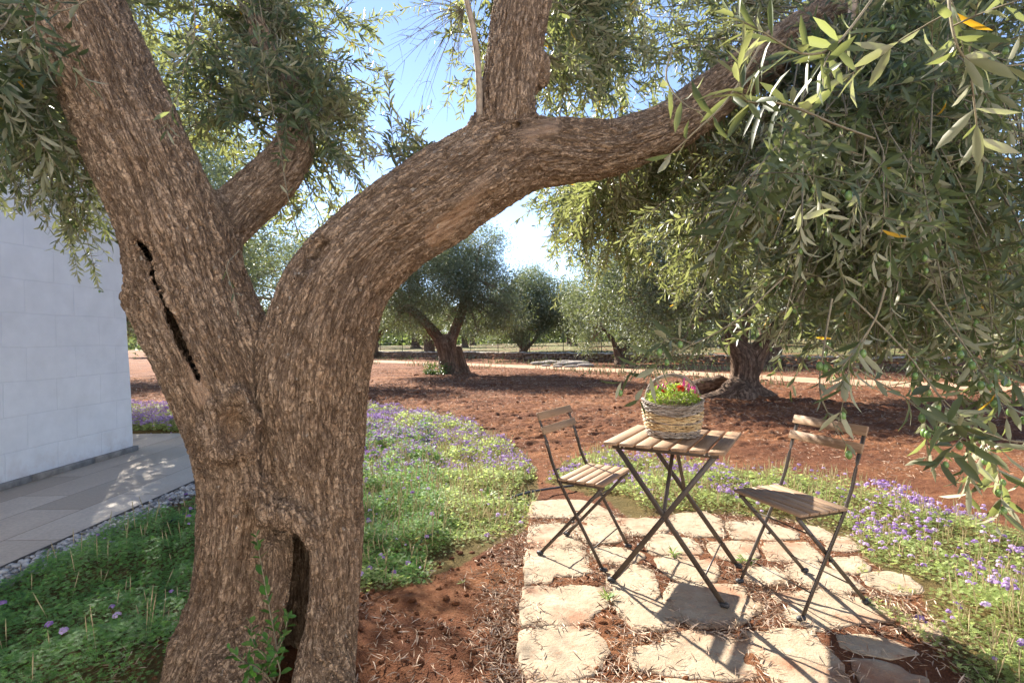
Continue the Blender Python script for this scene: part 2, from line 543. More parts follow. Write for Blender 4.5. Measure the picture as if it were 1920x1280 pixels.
def subdiv(V, F):
    n = len(V)
    E = np.concatenate([F[:, [i, (i + 1) % 4]] for i in range(4)]); E.sort(axis=1)
    key = E[:, 0].astype(np.int64) * n + E[:, 1]
    uq, inv = np.unique(key, return_inverse=True)
    e0, e1 = uq // n, uq % n
    m = len(F); Em = n + inv.reshape(4, m).T; Fc = n + len(uq) + np.arange(m)
    V2 = np.vstack([V, (V[e0] + V[e1]) / 2, V[F].mean(1)])
    Q = [np.stack([F[:, i], Em[:, i], Fc, Em[:, (i + 3) % 4]], 1) for i in range(4)]
    return V2, np.vstack(Q)

def grain_coords(V, chains):
    """curvilinear (perp x, perp y, arclength) coordinates along the nearest chain, blended between segments"""
    best = np.full(len(V), 1e9); G = np.zeros((len(V), 3))
    for ci, C in enumerate(chains):
        P = C[:, :3]; R = C[:, 3]
        T = nrm(np.diff(P, axis=0)); L = np.linalg.norm(np.diff(P, axis=0), axis=1); S0 = np.concatenate([[0], np.cumsum(L)])
        u = np.cross(T[0], (0, 1, 0)); u /= np.linalg.norm(u)
        acc = np.zeros((len(V), 3)); wsum = np.zeros(len(V)); dmin = np.full(len(V), 1e9)
        for i in range(len(T)):
            u = u - T[i] * (u @ T[i]); u /= np.linalg.norm(u); w_ = np.cross(T[i], u)
            d = V - P[i]; ax_ = d @ T[i]; t = np.clip(ax_ / L[i], 0, 1)
            dist = np.linalg.norm(d - (t * L[i])[:, None] * T[i], axis=1) - (R[i] + (R[i + 1] - R[i]) * t)
            dmin = np.minimum(dmin, dist)
            mid = np.linalg.norm(d - T[i] * L[i] * .5, axis=1)
            sg = R[i] * .55 + .02
            wt = np.exp(-((mid - R[i]) / sg) ** 2) + 1e-9 / (mid ** 4 + 1e-6)
            acc += wt[:, None] * np.stack([d @ u, d @ w_, S0[i] + ax_], 1); wsum += wt
        m = dmin < best; best[m] = dmin[m]
        g_ = acc / wsum[:, None]; g_[:, 0] += ci * 7.0
        G[m] = g_[m]
    return G

# ------------------------------------------------------------------ main olive tree: skeleton read off the photograph
def chain(rows, k=3):
    out = []
    for (x, y, rpx, d) in rows:
        p = un(x, y, d=d); out.append([*p, rpx * d / F_PX])
    return catmull(np.array(out), k)

CH_L = chain([(405, 1420, 135, 1.86), (418, 1290, 108, 1.84), (447, 1150, 92, 1.82), (462, 1020, 88, 1.82), (470, 900, 92, 1.82), (452, 780, 104, 1.82), (412, 670, 108, 1.82),
              (372, 570, 106, 1.82), (342, 470, 98, 1.81), (294, 355, 94, 1.8), (224, 200, 91, 1.78), (142, 20, 92, 1.76), (76, -120, 90, 1.74), (30, -260, 72, 1.72), (-20, -400, 60, 1.75)])
CH_R = chain([(598, 1420, 86, 1.8), (597, 1290, 70, 1.8), (608, 1150, 65, 1.8), (613, 1000, 68, 1.81), (596, 900, 84, 1.82), (588, 800, 98, 1.83), (588, 700, 106, 1.84), (604, 625, 104, 1.85), (624, 560, 99, 1.86),
              (664, 496, 92, 1.88), (740, 425, 88, 1.9), (825, 370, 90, 1.93), (912, 318, 85, 1.96), (985, 291, 70, 2.0), (1060, 286, 60, 2.04), (1150, 276, 52, 2.1), (1258, 237, 48, 2.16),
              (1355, 167, 45, 2.22), (1470, 88, 42, 2.3), (1600, 0, 40, 2.38), (1720, -90, 34, 2.45), (1850, -190, 28, 2.5)])
CH_U = chain([(930, 300, 62, 1.98), (948, 215, 56, 1.98), (956, 150, 51, 1.99), (968, 70, 54, 2.0), (982, -10, 56, 2.02), (1000, -120, 48, 2.06), (1030, -250, 40, 2.12), (1060, -400, 34, 2.2)])
CH_B = chain([(395, 450, 60, 1.88), (440, 400, 56, 2.0), (495, 352, 52, 2.12), (545, 295, 44, 2.25), (556, 235, 36, 2.33), (540, 170, 30, 2.4), (505, 110, 24, 2.45), (480, 40, 19, 2.5), (465, -60, 14, 2.55)])
CH_B2 = chain([(548, 285, 22, 2.3), (600, 210, 13, 2.5), (640, 110, 11, 2.7), (670, -20, 9, 2.8)])
CH_C = chain([(545, 1420, 60, 2.0), (550, 1250, 54, 2.0), (552, 1100, 50, 1.99), (545, 950, 50, 1.94)])
for c_, f_ in ((CH_L, .93), (CH_R, .95), (CH_U, .95), (CH_B, .85)): c_[:, 3] *= f_
CHAINS = [CH_L, CH_R, CH_U, CH_B, CH_C]

def capx(pts):
    """list of (x,y,d,rpx)"""
    return [(un(a[0], a[1], d=a[2]), un(b[0], b[1], d=b[2]), a[3] * a[2] / F_PX, b[3] * b[2] / F_PX) for a, b in zip(pts[:-1], pts[1:])]
carve = []
# deep hollow between the two stems at the base
for dd, rr in ((1.54, .9), (1.58, .9), (1.62, .9), (1.66, .95), (1.70, 1.0), (1.74, 1.1), (1.78, 1.2), (1.82, 1.25), (1.86, 1.2)):
    for (a, b, ra, rb) in capx([(553, 990, dd, 8 * rr), (566, 1045, dd, 15 * rr), (563, 1110, dd, 18 * rr), (550, 1175, dd, 20 * rr), (530, 1240, dd, 24 * rr), (520, 1300, dd, 26 * rr)]):
        carve.append((a, b, ra, rb, .014))
# long slit on the left limb
for dd, rr in ((1.54, 1.0), (1.57, 1.0), (1.60, 1.0), (1.63, 1.0), (1.66, 1.0), (1.69, 1.0), (1.72, 1.0), (1.75, 1.0), (1.775, .9)):
    for (a, b, ra, rb) in capx([(258, 454, dd + .03, 7 * rr), (272, 464, dd + .02, 9 * rr), (283, 490, dd + .01, 9 * rr), (291, 530, dd, 9.5 * rr), (306, 568, dd, 9.5 * rr), (324, 604, dd, 10.5 * rr), (337, 640, dd, 10.5 * rr), (352, 672, dd, 9.5 * rr), (369, 706, dd, 9 * rr), (384, 747, dd, 5 * rr)]):
        carve.append((a, b, ra, rb, .004))
# knot hole, scars
for (a, b, ra, rb) in capx([(426, 762, 1.60, 14), (444, 796, 1.60, 22), (442, 800, 1.66, 17), (430, 832, 1.62, 12)]): carve.append((a, b, ra, rb, .03))
for (a, b, ra, rb) in capx([(572, 500, 1.72, 12), (600, 465, 1.75, 18)]): carve.append((a, b, ra, rb, .025))
for (a, b, ra, rb) in capx([(825, 425, 1.80, 9), (880, 400, 1.80, 8), (940, 360, 1.84, 5)]): carve.append((a, b, ra, rb, .02))
for (a, b, ra, rb) in capx([(905, 300, 1.80, 4), (935, 262, 1.83, 6), (960, 240, 1.86, 6), (990, 226, 1.92, 5)]): carve.append((a, b, ra, rb, .012))
for (a, b, ra, rb) in capx([(860, 345, 1.77, 4), (905, 305, 1.79, 5), (930, 275, 1.82, 4)]): carve.append((a, b, ra, rb, .012))
addc = []
def A_(pts, k_):
    for (a, b, ra, rb) in capx(pts): addc.append((a, b, ra, rb, k_))
A_([(252, 480, 1.80, 22), (272, 560, 1.78, 32), (305, 640, 1.77, 30), (350, 720, 1.76, 26), (385, 800, 1.74, 20)], .03)
A_([(405, 765, 1.645, 17), (398, 805, 1.65, 21), (420, 845, 1.64, 22), (458, 838, 1.635, 18), (470, 790, 1.64, 16), (446, 742, 1.64, 16), (405, 765, 1.645, 15)], .02)
A_([(470, 850, 1.68, 18), (485, 920, 1.66, 17), (510, 962, 1.65, 18), (550, 968, 1.66, 18), (578, 990, 1.67, 17), (590, 1060, 1.68, 16), (588, 1150, 1.68, 16), (570, 1230, 1.66, 20), (545, 1300, 1.62, 26)], .04)
A_([(385, 1160, 1.80, 40), (368, 1215, 1.78, 40), (360, 1300, 1.76, 50)], .05)
A_([(470, 1180, 1.72, 46), (440, 1300, 1.62, 70)], .07)
A_([(520, 1030, 1.72, 30), (522, 1110, 1.715, 34), (515, 1190, 1.71, 36), (495, 1280, 1.69, 40)], .04)
A_([(620, 1200, 1.75, 36), (612, 1330, 1.66, 56)], .06)
A_([(985, 262, 1.93, 26), (1060, 246, 1.97, 20), (1130, 240, 2.0, 15)], .03)
A_([(1020, 118, 1.99, 12), (1016, 150, 1.99, 14)], .05)
A_([(985, 150, 1.93, 14), (975, 200, 1.92, 17), (985, 225, 1.92, 15)], .02)
A_([(897, 245, 1.88, 22), (897, 225, 1.88, 15)], .02)
A_([(880, 320, 1.83, 16), (950, 285, 1.85, 16), (1010, 262, 1.9, 12)], .02)
A_([(850, 380, 1.80, 14), (930, 335, 1.83, 15), (1000, 300, 1.9, 12)], .02)

lo = (-1.95, 1.3, -.12); hi = (2.15, 2.95, 2.8)
V, Fq = sdf_mesh(CHAINS, lo, hi, .0095, .045, carve, addc)
V = smooth_mesh(V, Fq, 3, .5)
V, Fq = subdiv(V, Fq)
V = smooth_mesh(V, Fq, 2, .5)
G = grain_coords(V, CHAINS)
N = vnormals(V, Fq)
# wound / bare wood mask
def near_px(pts, rad):
    d = np.full(len(V), 9.0)
    for a, b in zip(pts[:-1], pts[1:]):
        a = un(a[0], a[1], d=a[2]); b = un(b[0], b[1], d=b[2]); ab = b - a
        t = np.clip((V - a) @ ab / (ab @ ab), 0, 1)
        d = np.minimum(d, np.linalg.norm(V - a - t[:, None] * ab, axis=1))
    return 1 - sstep(rad * .6, rad, d + .02 * fbm(V * 14, 3, 5))
wound = np.maximum(near_px([(815, 435, 1.83), (900, 345, 1.84), (985, 262, 1.90), (1040, 250, 1.95)], .06),
                   near_px([(258, 456, 1.76), (290, 510, 1.73), (322, 600, 1.69), (352, 675, 1.67), (386, 745, 1.65)], .042))
wound = np.maximum(wound, near_px([(432, 770, 1.66), (440, 820, 1.66)], .045) * .8)
wound = np.maximum(wound, near_px([(560, 1010, 1.66), (572, 1080, 1.68), (560, 1180, 1.68)], .03) * .7)
wv = np.stack([fbm(G * 30, 3, 11), fbm(G * 30, 3, 12), fbm(G * 14, 3, 13) * 2.2], 1)
wl_ = np.stack([fbm(G * np.array([9, 9, 3]), 3, 14), fbm(G * np.array([9, 9, 3]), 3, 15), 0 * G[:, 0]], 1)
q = G + .011 * wv + .03 * wl_
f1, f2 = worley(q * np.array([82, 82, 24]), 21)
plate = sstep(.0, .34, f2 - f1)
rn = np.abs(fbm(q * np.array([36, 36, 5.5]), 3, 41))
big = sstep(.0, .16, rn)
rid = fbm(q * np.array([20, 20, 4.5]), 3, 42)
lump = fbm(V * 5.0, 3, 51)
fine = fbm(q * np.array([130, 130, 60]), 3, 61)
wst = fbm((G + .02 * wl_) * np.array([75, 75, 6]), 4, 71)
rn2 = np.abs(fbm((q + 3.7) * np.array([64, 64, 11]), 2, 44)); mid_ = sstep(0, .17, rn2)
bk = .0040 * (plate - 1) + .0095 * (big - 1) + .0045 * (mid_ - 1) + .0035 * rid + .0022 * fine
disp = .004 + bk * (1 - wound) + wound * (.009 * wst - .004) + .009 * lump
crack = np.clip((1 - plate) * .55 + (1 - big) * .9 + (1 - mid_) * .6, 0, 1) * (1 - wound) + wound * sstep(.1, -.45, wst) * .8  # mask for the painted crack shade, plus dark streaks in bare wood
V2 = V + N * disp[:, None]
tree = thing('olive_tree', 'huge gnarled old olive tree in the foreground with hollow trunk and one arching limb', 'olive tree', tuple(un(500, 1250, z=0)))
TO = np.array(tree.location)
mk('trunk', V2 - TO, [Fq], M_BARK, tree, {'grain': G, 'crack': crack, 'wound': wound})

# ------------------------------------------------------------------ leaves
def leaf_geo(P, D, Nn, L, W, bend=.15, fold=.18, six=True):
    """P base, D direction, Nn up normal; returns V,F3,F4"""
    n = len(P); D = nrm(D); S = nrm(np.cross(D, Nn)); U = np.cross(S, D)
    L = np.broadcast_to(L, (n,)); W = np.broadcast_to(W, (n,)); bend = np.broadcast_to(bend, (n,))
    def pt(t, w, up_):
        return P + D * (L * t)[:, None] + S * (W * w)[:, None] + U * (L * (-bend * t * t) + W * up_)[:, None]
    if six:
        vs = [pt(0, 0, 0), pt(.3, -.42, fold), pt(.32, 0, 0), pt(.3, .42, fold), pt(.68, -.46, fold), pt(.7, 0, 0), pt(.68, .46, fold), pt(1, 0, .0)]
        V_ = np.stack(vs, 1).reshape(-1, 3); b = (np.arange(n) * 8)[:, None]
        F3 = np.vstack([b + np.array(f) for f in ((0, 2, 1), (0, 3, 2), (4, 5, 7), (5, 6, 7))])
        F4 = np.vstack([b + np.array(f) for f in ((1, 2, 5, 4), (2, 3, 6, 5))])
        return V_, F3, F4, 8
    vs = [pt(0, 0, 0), pt(.45, -.5, fold), pt(1, 0, 0), pt(.45, .5, fold)]
    V_ = np.stack(vs, 1).reshape(-1, 3); b = (np.arange(n) * 4)[:, None]
    F4 = np.vstack([b + np.array((0, 3, 2, 1))])
    return V_, np.zeros((0, 3), int), F4, 4

def randdir(n, zb=0.0, g=rng):
    v = g.normal(size=(n, 3)); v[:, 2] += zb
    return nrm(v)

def shoots(start, dirs, length, npt=7, droop=.35, g=rng):
    """curved shoots: returns (n,npt,3)"""
    n = len(start); t = np.linspace(0, 1, npt)
    side = g.normal(size=(n, 3)) * .16
    P = start[:, None, :] + dirs[:, None, :] * (length[:, None] * t)[..., None]
    P = P + side[:, None, :] * (length[:, None] * t ** 2)[..., None]
    P[..., 2] -= droop * length[:, None] * t ** 2
    return P

def leaves_on(P, spacing=.018, t0=.12, L=(.045, .07), W=.20, ang=54, g=rng, up_bias=.4):
    """leaf pairs along shoots P (n,m,3)"""
    n, m, _ = P.shape
    seg = np.linalg.norm(np.diff(P, axis=1), axis=2).sum(1)
    npair = np.maximum(3, (seg * (1 - t0) / spacing)).astype(int)
    sid = np.repeat(np.arange(n), npair)
    j = np.concatenate([np.arange(k) for k in npair])
    t = t0 + (1 - t0) * (j + .5 + g.uniform(-.3, .3, len(j))) / npair[sid]
    x = np.clip(t * (m - 1), 0, m - 1.001); i = x.astype(int); f = (x - i)[:, None]
    B = P[sid, i] * (1 - f) + P[sid, i + 1] * f
    T = nrm(P[sid, i + 1] - P[sid, i])
    ref = nrm(g.normal(size=(n, 3)))[sid]
    U = nrm(np.cross(T, ref)); Wv = np.cross(T, U)
    odd = (j % 2)[:, None]; A = np.where(odd == 1, U, Wv)
    out = []
    for s_ in (1, -1):
        a = np.radians(ang + g.normal(0, 14, len(j)) - 22 * t)[:, None]
        D = nrm(T * np.cos(a) + A * s_ * np.sin(a) + g.normal(size=(len(j), 3)) * .14)
        Nn = nrm(T * .9 + np.array([0, 0, up_bias]) + g.normal(size=(len(j), 3)) * .3)
        keep = g.uniform(size=len(j)) > .13
        out.append((B[keep], D[keep], Nn[keep], t[keep]))
    B = np.vstack([o[0] for o in out]); D = np.vstack([o[1] for o in out]); Nn = np.vstack([o[2] for o in out]); t = np.concatenate([o[3] for o in out])
    Ls = g.uniform(L[0], L[1], len(B)) * (1 - .35 * t ** 4)
    Ws = Ls * W * g.uniform(.8, 1.25, len(B))
    return B, D, Nn, Ls, Ws

def limb_pts(chs, r=(0, 1)):
    return np.vstack([c[int(len(c) * r[0]):int(max(1, len(c) * r[1]))] for c in chs])

class Crown:
    def __init__(s): s.V = []; s.F3 = []; s.F4 = []; s.M3 = []; s.M4 = []; s.R = []; s.n = 0; s.nl = 0
    def leaves(s, B, D, Nn, L, W, six=True, rmax=1.0, g=rng):
        bend = g.uniform(-.12, .5, len(B))
        V_, F3, F4, k = leaf_geo(B, D, Nn, L, W, bend, .16, six)
        s.V.append(V_); s.F3.append(F3 + s.n); s.F4.append(F4 + s.n)
        s.M3.append(np.zeros(len(F3))); s.M4.append(np.zeros(len(F4)))
        s.R.append(np.repeat(g.uniform(0, rmax, len(B)), k)); s.n += len(V_); s.nl += len(B)
    def wood(s, P, R, k=5):
        V_, F4 = tubes(P, R, k)
        s.V.append(V_); s.F4.append(F4 + s.n); s.M4.append(np.ones(len(F4))); s.R.append(np.zeros(len(V_))); s.n += len(V_)
    def build(s, name, mats, parent, off=np.zeros(3)):
        F = []; Mi = []
        f3 = np.vstack([f for f in s.F3 if len(f)]) if any(len(f) for f in s.F3) else None
        if f3 is not None: F.append(f3); Mi.append(np.concatenate(s.M3))
        F.append(np.vstack(s.F4)); Mi.append(np.concatenate(s.M4))
        return mk(name, np.vstack(s.V) - off, F, mats, parent, {'rnd': np.concatenate(s.R)}, True, Mi)

crown = Crown()
fruit_pts = []
CLEAR = [(740, 0, 860, 285), (955, 405, 1075, 530)]     # open sky seen through the crown
def toimg(P):
    x = P[:, 0]; y = P[:, 1]; z = P[:, 2] - CAM_H
    d = y * _c - z * _s; u = y * _s + z * _c
    X = F_PX * x / d; Y = -F_PX * u / d
    return 960 + X * cr - Y * sr, 640 + X * sr + Y * cr, d
def mass(center, rad, nb, anchors, nsh=9, L=(.045, .07), sl_=(.14, .32), droop=.22, fruit=0.0, dirb=(0, 0, .05), spacing=.0175, thick=.0048):
    """one leafy mass: nb branchlets from the nearest limb into an ellipsoid, each with leafy shoots"""
    center = np.array(center, float); rad = np.array(rad, float)
    tips = center + nrm(rng.normal(size=(nb, 3))) * (rng.uniform(.25, 1, nb) ** .6)[:, None] * rad
    A = anchors[np.argsort(np.linalg.norm(anchors[None, :, :3] - center, axis=2)[0])[:10]][:, :3]
    st = A[rng.integers(0, len(A), nb)]
    # branchlets: from a hub near the mass centre
    hub = center + (st - center) * .45 + rng.normal(size=(nb, 3)) * rad * .15
    t = np.linspace(0, 1, 9)[None, :, None]
    P = (1 - t) ** 2 * st[:, None] + 2 * t * (1 - t) * (hub[:, None] + np.array([0, 0, .12])) + t ** 2 * tips[:, None]
    P[:, 1:-1] += rng.normal(size=(nb, 7, 3)) * .012
    R = np.linspace(thick, .0018, 9)[None] * rng.uniform(.7, 1.3, (nb, 1))
    crown.wood(P, R, 5)
    # shoots
    k = nb * nsh
    bi = np.repeat(np.arange(nb), nsh); tt = rng.uniform(.3, 1, k) * 7.99
    i = tt.astype(int); f = (tt - i)[:, None]
    S = P[bi, i] * (1 - f) + P[bi, i + 1] * f
    T = nrm(P[bi, i + 1] - P[bi, i])
    dr = nrm(T * .55 + rng.normal(size=(k, 3)) * .55 + np.array(dirb))
    Ls = rng.uniform(*sl_, k)
    Q = shoots(S, dr, Ls, 7, droop)
    crown.wood(Q, np.linspace(.0019, .0007, 7)[None] * np.ones((k, 1)), 4)
    B, D, Nn, Ll, W = leaves_on(Q, spacing, .1, L)
    crown.leaves(B, D, Nn, Ll, W)
    if fruit:
        m = rng.uniform(size=len(B)) < fruit
        fruit_pts.append(B[m] + D[m] * .008 + np.array([0, 0, -.02]))
LIMB = limb_pts(CHAINS); LF = CH_R[-9:]
LL, LR, LU, LB = CH_L, CH_R, CH_U, CH_B
def C_(x, y, d): return un(x, y, d=d)
# left, in front of the white wall
LT = CH_L[-14:]
mass(C_(20, 90, 2.3), (.30, .4, .28), 15, LT, 7, (.042, .062), fruit=.02)
mass(C_(20, 240, 2.2), (.32, .35, .20), 16, LT, 7, (.042, .062), fruit=.02)
mass(C_(60, 360, 2.3), (.34, .3, .19), 18, LT, 7, (.042, .062), fruit=.02, droop=.2)
mass(C_(165, 410, 2.5), (.22, .25, .14), 10, LT, 7, (.040, .058), droop=.2, fruit=.02)
mass(C_(130, 300, 2.6), (.2, .25, .2), 9, LT, 7, (.040, .058), droop=.2, fruit=.02)
mass(C_(-20, 200, 1.5), (.12, .2, .25), 5, LT, 7, (.055, .085))
mass(C_(120, -40, 2.6), (.6, .6, .4), 16, LL, 9)
# behind left limb and around the back branch
mass(C_(430, 110, 2.8), (.65, .6, .5), 18, LB, 7, (.05, .075))
mass(C_(590, 110, 3.1), (.6, .5, .6), 20, LB, 7, (.05, .075))
mass(C_(640, 260, 3.0), (.38, .5, .45), 15, LB, 7, (.05, .075))
mass(C_(470, 200, 2.15), (.3, .2, .32), 7, LB, 6, (.05, .075))
mass(C_(350, 180, 2.2), (.25, .35, .3), 9, LB, 6, (.05, .075))
mass(C_(600, 200, 2.3), (.2, .2, .4), 6, LB, 6, (.05, .075))
mass(C_(560, 400, 3.1), (.35, .4, .25), 10, LB, 7)
mass(C_(380, -60, 2.6), (.8, .7, .4), 18, LB, 7)
# behind the arch
mass(C_(1150, 110, 3.0), (.55, .6, .45), 30, LU, 9, (.05, .07))
mass(C_(1110, 190, 2.9), (.35, .5, .22), 12, LU, 9, (.05, .07))
mass(C_(1300, 50, 3.2), (.8, .7, .55), 30, LR, 9, (.05, .07))
mass(C_(1060, -40, 2.9), (.5, .6, .35), 14, LU, 9)
mass(C_(900, 150, 2.9), (.13, .3, .22), 5, LU, 7)
mass(C_(860, 20, 2.7), (.2, .3, .1), 5, LU, 6)
mass(C_(780, 285, 2.3), (.22, .15, .05), 4, LR, 5, droop=.05)
# right mass, several depths
BL = (.046, .072)
mass(C_(1500, 410, 2.6), (.6, .5, .30), 28, LF, 9, BL, fruit=.03)
mass(C_(1740, 200, 2.8), (.75, .5, .5), 34, LF, 9, BL, fruit=.03)
mass(C_(1600, 470, 2.0), (.5, .4, .26), 19, LF, 8, BL, fruit=.04)
mass(C_(1830, 470, 1.8), (.36, .4, .30), 17, LF, 8, BL, fruit=.04)
mass(C_(1380, 440, 1.9), (.28, .3, .20), 11, LF, 8, BL, fruit=.03)
mass(C_(1290, 430, 2.3), (.2, .2, .14), 8, LF, 8, BL)
mass(C_(1800, 50, 1.9), (.42, .4, .20), 14, LF, 8, BL)
mass(C_(1590, 240, 1.45), (.16, .2, .10), 5, LF, 7, BL)
mass(C_(1800, 300, 1.3), (.25, .25, .22), 12, LF, 7, BL, fruit=.04)
mass(C_(1600, 380, 1.3), (.22, .2, .14), 9, LF, 7, BL, fruit=.03)
mass(C_(1450, 410, 1.2), (.14, .15, .10), 5, LF, 6, BL, fruit=.03)
# lower fringe over the chair
mass(C_(1560, 600, 1.7), (.30, .25, .12), 15, LF, 7, BL, fruit=.05, droop=.2)
mass(C_(1720, 590, 1.6), (.30, .3, .13), 16, LF, 7, BL, fruit=.05, droop=.2)
mass(C_(1870, 600, 1.5), (.22, .25, .13), 13, LF, 7, BL, fruit=.05, droop=.2)
mass(C_(1530, 540, 2.0), (.30, .25, .14), 10, LF, 7, BL, fruit=.05, droop=.2)
mass(C_(1760, 660, 1.5), (.2, .2, .06), 6, LF, 6, BL, fruit=.07, droop=.2)
mass(C_(1680, 570, 2.4), (.65, .3, .24), 30, LF, 8, (.05, .075), fruit=.03)
mass(C_(1850, 570, 2.4), (.6, .3, .32), 26, LF, 8, (.05, .075), fruit=.03)
# sunny drooping mass in the middle distance
mass(C_(1130, 420, 3.7), (.6, .5, .42), 38, LR, 10, (.05, .072), droop=.45)
mass(C_(1250, 330, 3.4), (.7, .5, .4), 28, LR, 10, (.05, .072), droop=.45)
mass(C_(1330, 470, 3.7), (.5, .4, .45), 24, LR, 10, (.05, .072), droop=.45)

# individual hanging sprays drawn from the photograph
def spray(pts, L=(.055, .075), side=0, fr=.10, spacing=.03):
    P = catmull(np.array([C_(*p) for p in pts]), 5)
    t = np.linspace(0, 1, 16); idx = np.linspace(0, len(P) - 1, 16)
    P = np.stack([np.interp(idx, np.arange(len(P)), P[:, a]) for a in range(3)], 1)[None]
    crown.wood(P, np.linspace(.0024, .0009, 16)[None], 6)
    B, D, Nn, Ll, W = leaves_on(P, spacing, .25, L, .2, 58)
    crown.leaves(B, D, Nn, Ll, W)
    if side:
        i = rng.integers(4, 15, side)
        Q = shoots(P[0, i], nrm(nrm(P[0, i] - P[0, i - 1]) + rng.normal(size=(side, 3)) * .55), rng.uniform(.07, .16, side), 7, .3)
        crown.wood(Q, np.linspace(.0014, .0006, 7)[None] * np.ones((side, 1)), 4)
        b = leaves_on(Q, spacing * .8, .15, L, .2); crown.leaves(*b)
        B = np.vstack([B, b[0]]); D = np.vstack([D, b[1]])
    m = rng.uniform(size=len(B)) < fr
    fruit_pts.append(B[m] + D[m] * .008 + np.array([0, 0, -.018]))
spray([(1470, 520, 1.25), (1380, 600, 1.22), (1300, 645, 1.2), (1240, 662, 1.2)], side=3)
spray([(1560, 560, 1.1), (1545, 650, 1.08), (1537, 730, 1.07), (1560, 790, 1.06), (1588, 835, 1.05)], (.036, .05), side=0, fr=.15, spacing=.04)
spray([(1540, 640, 1.15), (1620, 700, 1.12), (1690, 740, 1.1), (1735, 775, 1.08), (1800, 790, 1.07)], side=2, fr=.2)
spray([(1600, 560, 1.2), (1690, 650, 1.15), (1760, 740, 1.1), (1820, 800, 1.08), (1868, 860, 1.07)], side=4, fr=.2)
spray([(1740, 560, 1.2), (1810, 650, 1.15), (1870, 740, 1.1), (1940, 790, 1.08)], side=3, fr=.25)
spray([(1660, 540, 1.0), (1640, 600, 1.0), (1600, 660, 1.0), (1570, 700, 1.0)], side=3, fr=.2)
spray([(1950, 830, 1.0), (1890, 825, 1.0), (1840, 810, 1.0), (1790, 820, 1.0)], side=3, fr=.05)
spray([(1720, -120, .95), (1620, 20, .85), (1560, 90, .77), (1500, 100, .72), (1430, 60, .7), (1370, 30, .7)], (.048, .068), side=1, fr=0)
spray([(1640, 260, 1.3), (1570, 235, 1.0), (1500, 205, .8), (1440, 190, .75), (1400, 190, .72), (1385, 140, .7), (1395, 90, .7)], (.048, .068), side=0, fr=0)
spray([(1440, 60, .9), (1370, 180, .86), (1300, 250, .85), (1245, 300, .85)], (.05, .07), side=0, fr=0, spacing=.05)
spray([(1760, -160, .8), (1775, -40, .75), (1785, 50, .7), (1805, 105, .7), (1850, 125, .7), (1930, 120, .7)], (.048, .068), side=4, fr=0)
spray([(1260, 90, 1.1), (1250, 150, 1.05), (1290, 200, 1.0), (1330, 210, 1.0)], (.05, .07), side=0, fr=0, spacing=.04)
spray([(360, -30, 1.5), (365, 60, 1.5), (345, 130, 1.5), (330, 190, 1.5)], (.045, .06), side=2, fr=0)
spray([(10, -20, 1.3), (60, 60, 1.3), (110, 80, 1.3)], (.05, .07), side=3, fr=0)
spray([(200, -20, 1.4), (120, 20, 1.35), (60, 10, 1.3)], (.05, .07), side=3, fr=0)
# thin upright suckers on the back of the left limb
spray([(448, 470, 1.7), (425, 500, 1.62), (437, 545, 1.62), (450, 600, 1.62)], (.03, .04), side=0, fr=0, spacing=.05)
spray([(560, 440, 1.75), (540, 370, 1.9), (520, 250, 1.95), (495, 120, 2.0), (470, -20, 2.0)], (.03, .045), fr=0, spacing=.06)

# twiggy extras: sucker and bare twigs
mbw = Crown()
P = catmull(np.array([C_(899, 232, 1.87), C_(897, 130, 1.86), C_(886, 50, 1.85), C_(868, -30, 1.84), C_(860, -90, 1.84)]), 6)
V_, F4_ = tubes(P[None], np.linspace(.0125, .009, len(P))[None], 8)
mk('branch', V_ - TO, [F4_], simple('sucker bark', (.30, .23, .16), .8, .2, 40, .35), tree)
P = catmull(np.array([C_(1560, 160, 1.9), C_(1588, 90, 1.88), C_(1600, 0, 1.9), C_(1605, -60, 1.9)]), 6)
V_, F4_ = tubes(P[None], np.linspace(.013, .016, len(P))[None], 8)
mk('branch', V_ - TO, [F4_], simple('pale branch bark', (.36, .27, .20), .8, .2, 40, .35), tree)
for (x, y, d) in [(830, 20, 2.6), (790, 60, 2.6), (815, 110, 2.6)]:
    s0 = C_(870, 20, 2.55)[None].repeat(10, 0); 
    e = C_(x, y, d)
    dr = nrm((e - s0) + rng.normal(size=(10, 3)) * .13); Q = shoots(s0, dr, rng.uniform(.15, .42, 10), 8, .5)
    crown.wood(Q, np.linspace(.002, .0006, 8)[None] * np.ones((10, 1)), 4)
    k = rng.integers(2, 7, 30); b = rng.integers(0, 10, 30)
    Q2 = shoots(Q[b, k], nrm(rng.normal(size=(30, 3)) + np.array([-.4, 0, -.5])), rng.uniform(.05, .14, 30), 6, .3)
    crown.wood(Q2, np.linspace(.0011, .0004, 6)[None] * np.ones((30, 1)), 4)
# upper crown out of frame that shades the ground on the left and right
def bulk(center, rad, n, L=.09):
    P_ = np.array(center) + nrm(rng.normal(size=(n, 3))) * (rng.uniform(0, 1, n) ** .45)[:, None] * np.array(rad)
    keep = fbm(P_ * 2.2, 3, 9) > -.12
    P_ = P_[keep]
    crown.leaves(P_, randdir(len(P_)), randdir(len(P_), .5), np.full(len(P_), L), np.full(len(P_), L * .24), False)
crown.build('crown', [M_LEAF, M_TWIG], tree, TO)
print('near leaves', crown.nl, 'trunk', len(V2))
FP = np.vstack(fruit_pts)
